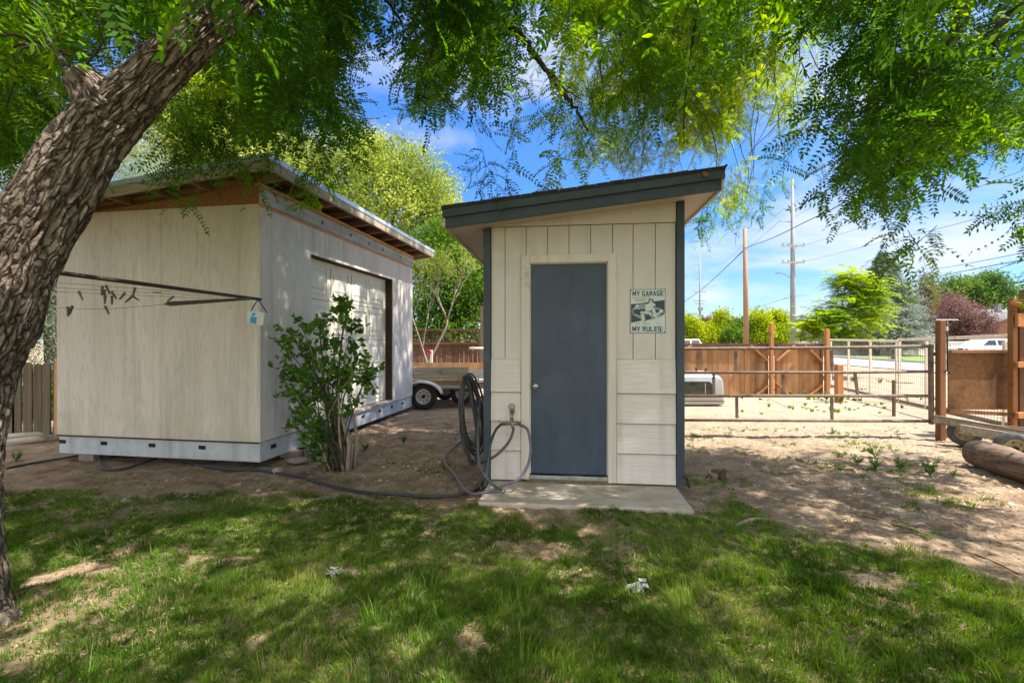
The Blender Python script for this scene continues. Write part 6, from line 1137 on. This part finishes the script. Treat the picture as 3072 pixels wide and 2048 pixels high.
for i in range(8):
    s = k == i; m = int(s.sum()); Mx = rot_z(g_.uniform(0, 6.28, m)) @ rot_y(g_.uniform(-.7, .35, m)); Q.append((np.einsum('qvk,nik->nqvi', LT[i][0], Mx*g_.uniform(.8, 1.2, m)[:, None, None])+PP[s][:, None, None, :]).reshape(-1, 4, 3))
quadmesh('crown', np.concatenate(Q), M['leafail'], at_); b = MB(); b.tube(curve_pts([(CX(2494, 18), 18, 0), A(2496, 1000, 18), A(2515, 960, 18), A(2550, 905, 18), A(2580, 860, 18)]), [.05]*8+[.035]*8+[.015], 7)
for c, r in cs: b.tube([A(2515, 965, 18), Vector(c)], .02, 5)
b.build('trunk', M['paleb'], at_, 0, True)
# spruce
sp2 = thing('blue_spruce', 'tall blue-grey spruce beyond the street', 'tree', (CX(2650, 46), 46, 0)); gg = np.random.default_rng(55); D = 46; X0 = CX(2650, D); b = MB(); b.tube([(CX(2592, D)*.35+X0*.65, D, 0), (X0, D, A(0, 775, D).z)], [.24, .04], 9); 
zt = A(0, 762, D).z; PS = []; FS = []
for lv in range(46):
    t = lv/45; z = 1.2+t*(zt-1.25); rad = 4.7*(1-t)**.66*(.82+.3*gg.random()); nb = int(7+8*(1-t))
    for k in range(nb):
        a = gg.uniform(0, 6.28); L = rad*gg.uniform(.65, 1.08); d = np.array([math.cos(a), math.sin(a), 0]); n = int(16+48*L/4.7); u = np.linspace(.12, 1, n); cpos = np.array([X0, D, z])+d*(u*L)[:, None]+np.array([0, 0, 1])*(-.26*u*L+.20*u**2*L)[:, None]
        wd = .42*(1-u*.6)*(.3+L/5); off = gg.normal(0, 1, (n, 3))*wd[:, None]*np.array([.8, .8, .22]); PS.append(cpos+off); FS.append(np.tile(d, (n, 1))+gg.normal(0, .55, (n, 3))+np.array([0, 0, .1]))
        if k % 3 == 0: b.tube([(X0, D, z), tuple(cpos[n//2]), tuple(cpos[-1])], [.03, .02, .008], 4)
PS = np.concatenate(PS); FS = np.concatenate(FS); PS = np.repeat(PS, 3, 0)+gg.normal(0, .09, (len(PS)*3, 3)); FS = np.repeat(FS, 3, 0)+gg.normal(0, .4, (len(FS)*3, 3)); FS /= np.linalg.norm(FS, axis=1)[:, None]; s = np.cross(FS, gg.normal(size=FS.shape)); s /= np.linalg.norm(s, axis=1)[:, None]
quadmesh('crown', np.stack([PS, PS+FS*.14+s*.035, PS+FS*.30, PS+FS*.14-s*.035], 1), M['leafspruce'], sp2); b.build('trunk', M['branch'], sp2, 0, True)
b = MB(); b.tube([(CX(2588, 40), 40, 0), (CX(2590, 40), 40, .35), (CX(2592, 40), 40, 2.2)], [.42, .25, .2], 12); 
tree('street_tree', 'tree with a thick dark trunk on the green verge, its foliage merging with the spruce', 'tree', (CX(2592, 44), 44, 0), [cl(2610, 960, 44, 45), cl(2650, 985, 44, 50), cl(2580, 985, 44, 30)], 7000, .22, M['leafspruce'], tr_=.26, seed=61)
tree('sparse_tree', 'thin brownish-green tree between the spruce and the plum tree', 'tree', (CX(2790, 56), 56, 0), [cl(2790, 880, 56, 40), cl(2760, 920, 56, 45), cl(2800, 940, 56, 40), cl(2775, 850, 56, 26)], 3600, .30, M['leafgrey'], tr_=.14, seed=62)
tree('broad_tree', 'broad dark green tree far behind the brick house', 'tree', (CX(2960, 80), 80, 0), [cl(2860, 875, 80, 44), cl(2910, 865, 80, 40), cl(2980, 865, 80, 50), cl(2940, 900, 80, 60), cl(3000, 890, 80, 34), cl(2840, 905, 80, 44), cl(2960, 845, 80, 26)], 22000, .4, M['leafdark'], tr_=.3, seed=63)
tree('plum_tree', 'dark purple-leaved plum tree in front of the brick house', 'tree', (CX(2870, 50), 50, 0), [cl(2860, 945, 50, 60), cl(2800, 975, 50, 50), cl(2920, 965, 50, 55), cl(2860, 985, 50, 70), cl(2850, 915, 50, 30), cl(2940, 990, 50, 36)], 22000, .2, M['leafplum'], tr_=.15, seed=64)
tree('plum_shrub', 'small purple shrub at the roadside verge', 'shrub', (CX(2682, 34), 34, .05), [cl(2682, 1078, 34, 9), cl(2692, 1080, 34, 8)], 900, .1, M['leafplum'], tr_=.02, seed=65)
# background rows that close the view behind the sheds
tree('far_tree', 'green tree row far behind the cedar fence, left part hidden by the shed', 'tree', (CX(1960, 50), 50, 0), [cl(1960, 985, 50, 50), cl(1880, 990, 50, 50), cl(1800, 980, 50, 60)], 5000, .3, M['leafgreen'], tr_=.15, seed=70)
# bush in front of the garage door
bu = thing('lilac_bush', 'leafy dark green bush on a cluster of old stems in front of the garage door', 'bush', gnd(1010, 1412)); rr = random.Random(17); c0 = gnd(1005, 1410); LP = []
clx = [(905, 980), (860, 1040), (960, 960), (1030, 940), (1060, 985), (930, 1060), (1000, 1030), (1080, 1050), (1105, 1110), (1060, 1110), (980, 1110), (900, 1120), (870, 1160), (950, 1180), (1030, 1150), (890, 1250), (930, 1300), (960, 1260), (1100, 1130), (880, 1010), (1040, 915), (860, 1100), (900, 1210), (960, 1345)]
for i, (px, py) in enumerate(clx):
    D = 5.05+rr.uniform(-.30, .16); e = A(px, py, D); s0 = Vector((c0.x+rr.uniform(-.11, .11), c0.y+rr.uniform(-.06, .06), 0)); mid = Vector((s0.x*.75+e.x*.25+rr.uniform(-.05, .05), (s0.y+e.y)/2, e.z*.5)); b = MB(); r = rr.uniform(.010, .02); P = curve_pts([s0, mid, e], 5); P = [p+Vector((rr.uniform(-1, 1), rr.uniform(-1, 1), 0))*.010 for p in P]; b.tube(P, [r*(1-.07*j) for j in range(len(P))], 7)
    b.build('stem', M['paleb'] if i % 3 == 0 else M['branch'], bu, 0, True)
    for j in range(15):
        d = Vector((rr.uniform(-1, 1), rr.uniform(-.8, .8), rr.uniform(-.7, .9))).normalized(); LP.append(((e if j < 9 else mid.lerp(e, rr.uniform(.25, .9)))+Vector((rr.gauss(0, .055), rr.gauss(0, .05), rr.gauss(0, .055))), d))
for i in range(11):
    h = rr.uniform(.35, .85); x = c0.x+rr.uniform(-.02, .2); y = c0.y+rr.uniform(-.05, .12); b = MB(); b.tube([(x, y, -.02), (x+rr.uniform(-.03, .03), y, h*.5), (x+rr.uniform(-.06, .07), y+rr.uniform(-.05, .05), h)], [rr.uniform(.022, .034), .022, .014], 8); b.build('old_stem', M['stump'] if i % 2 else M['paleb'], bu, 0, True)
gg = np.random.default_rng(77); Q = []
for p, d in LP:
    m = 7; q = np.array(p[:])+np.outer(np.linspace(0, .10, m), np.array(d[:])); 
    for k in range(m):
        f = np.array(d[:])*.5+gg.normal(0, .7, 3); f[2] -= .25; f /= np.linalg.norm(f); s = np.cross(f, np.array([0, 0, 1])+gg.normal(0, .35, 3)); s /= np.linalg.norm(s); L = gg.uniform(.03, .082); w = L*.42; nrm = np.cross(f, s)*L*.16; c = q[k]
        Q.append([c, c+f*L*.35+s*w+nrm, c+f*L*.75+s*w*.55+nrm, c+f*L]); Q.append([c, c+f*L, c+f*L*.75-s*w*.55+nrm, c+f*L*.35-s*w+nrm])
quadmesh('leaves', np.array(Q), M['leafbush'], bu)
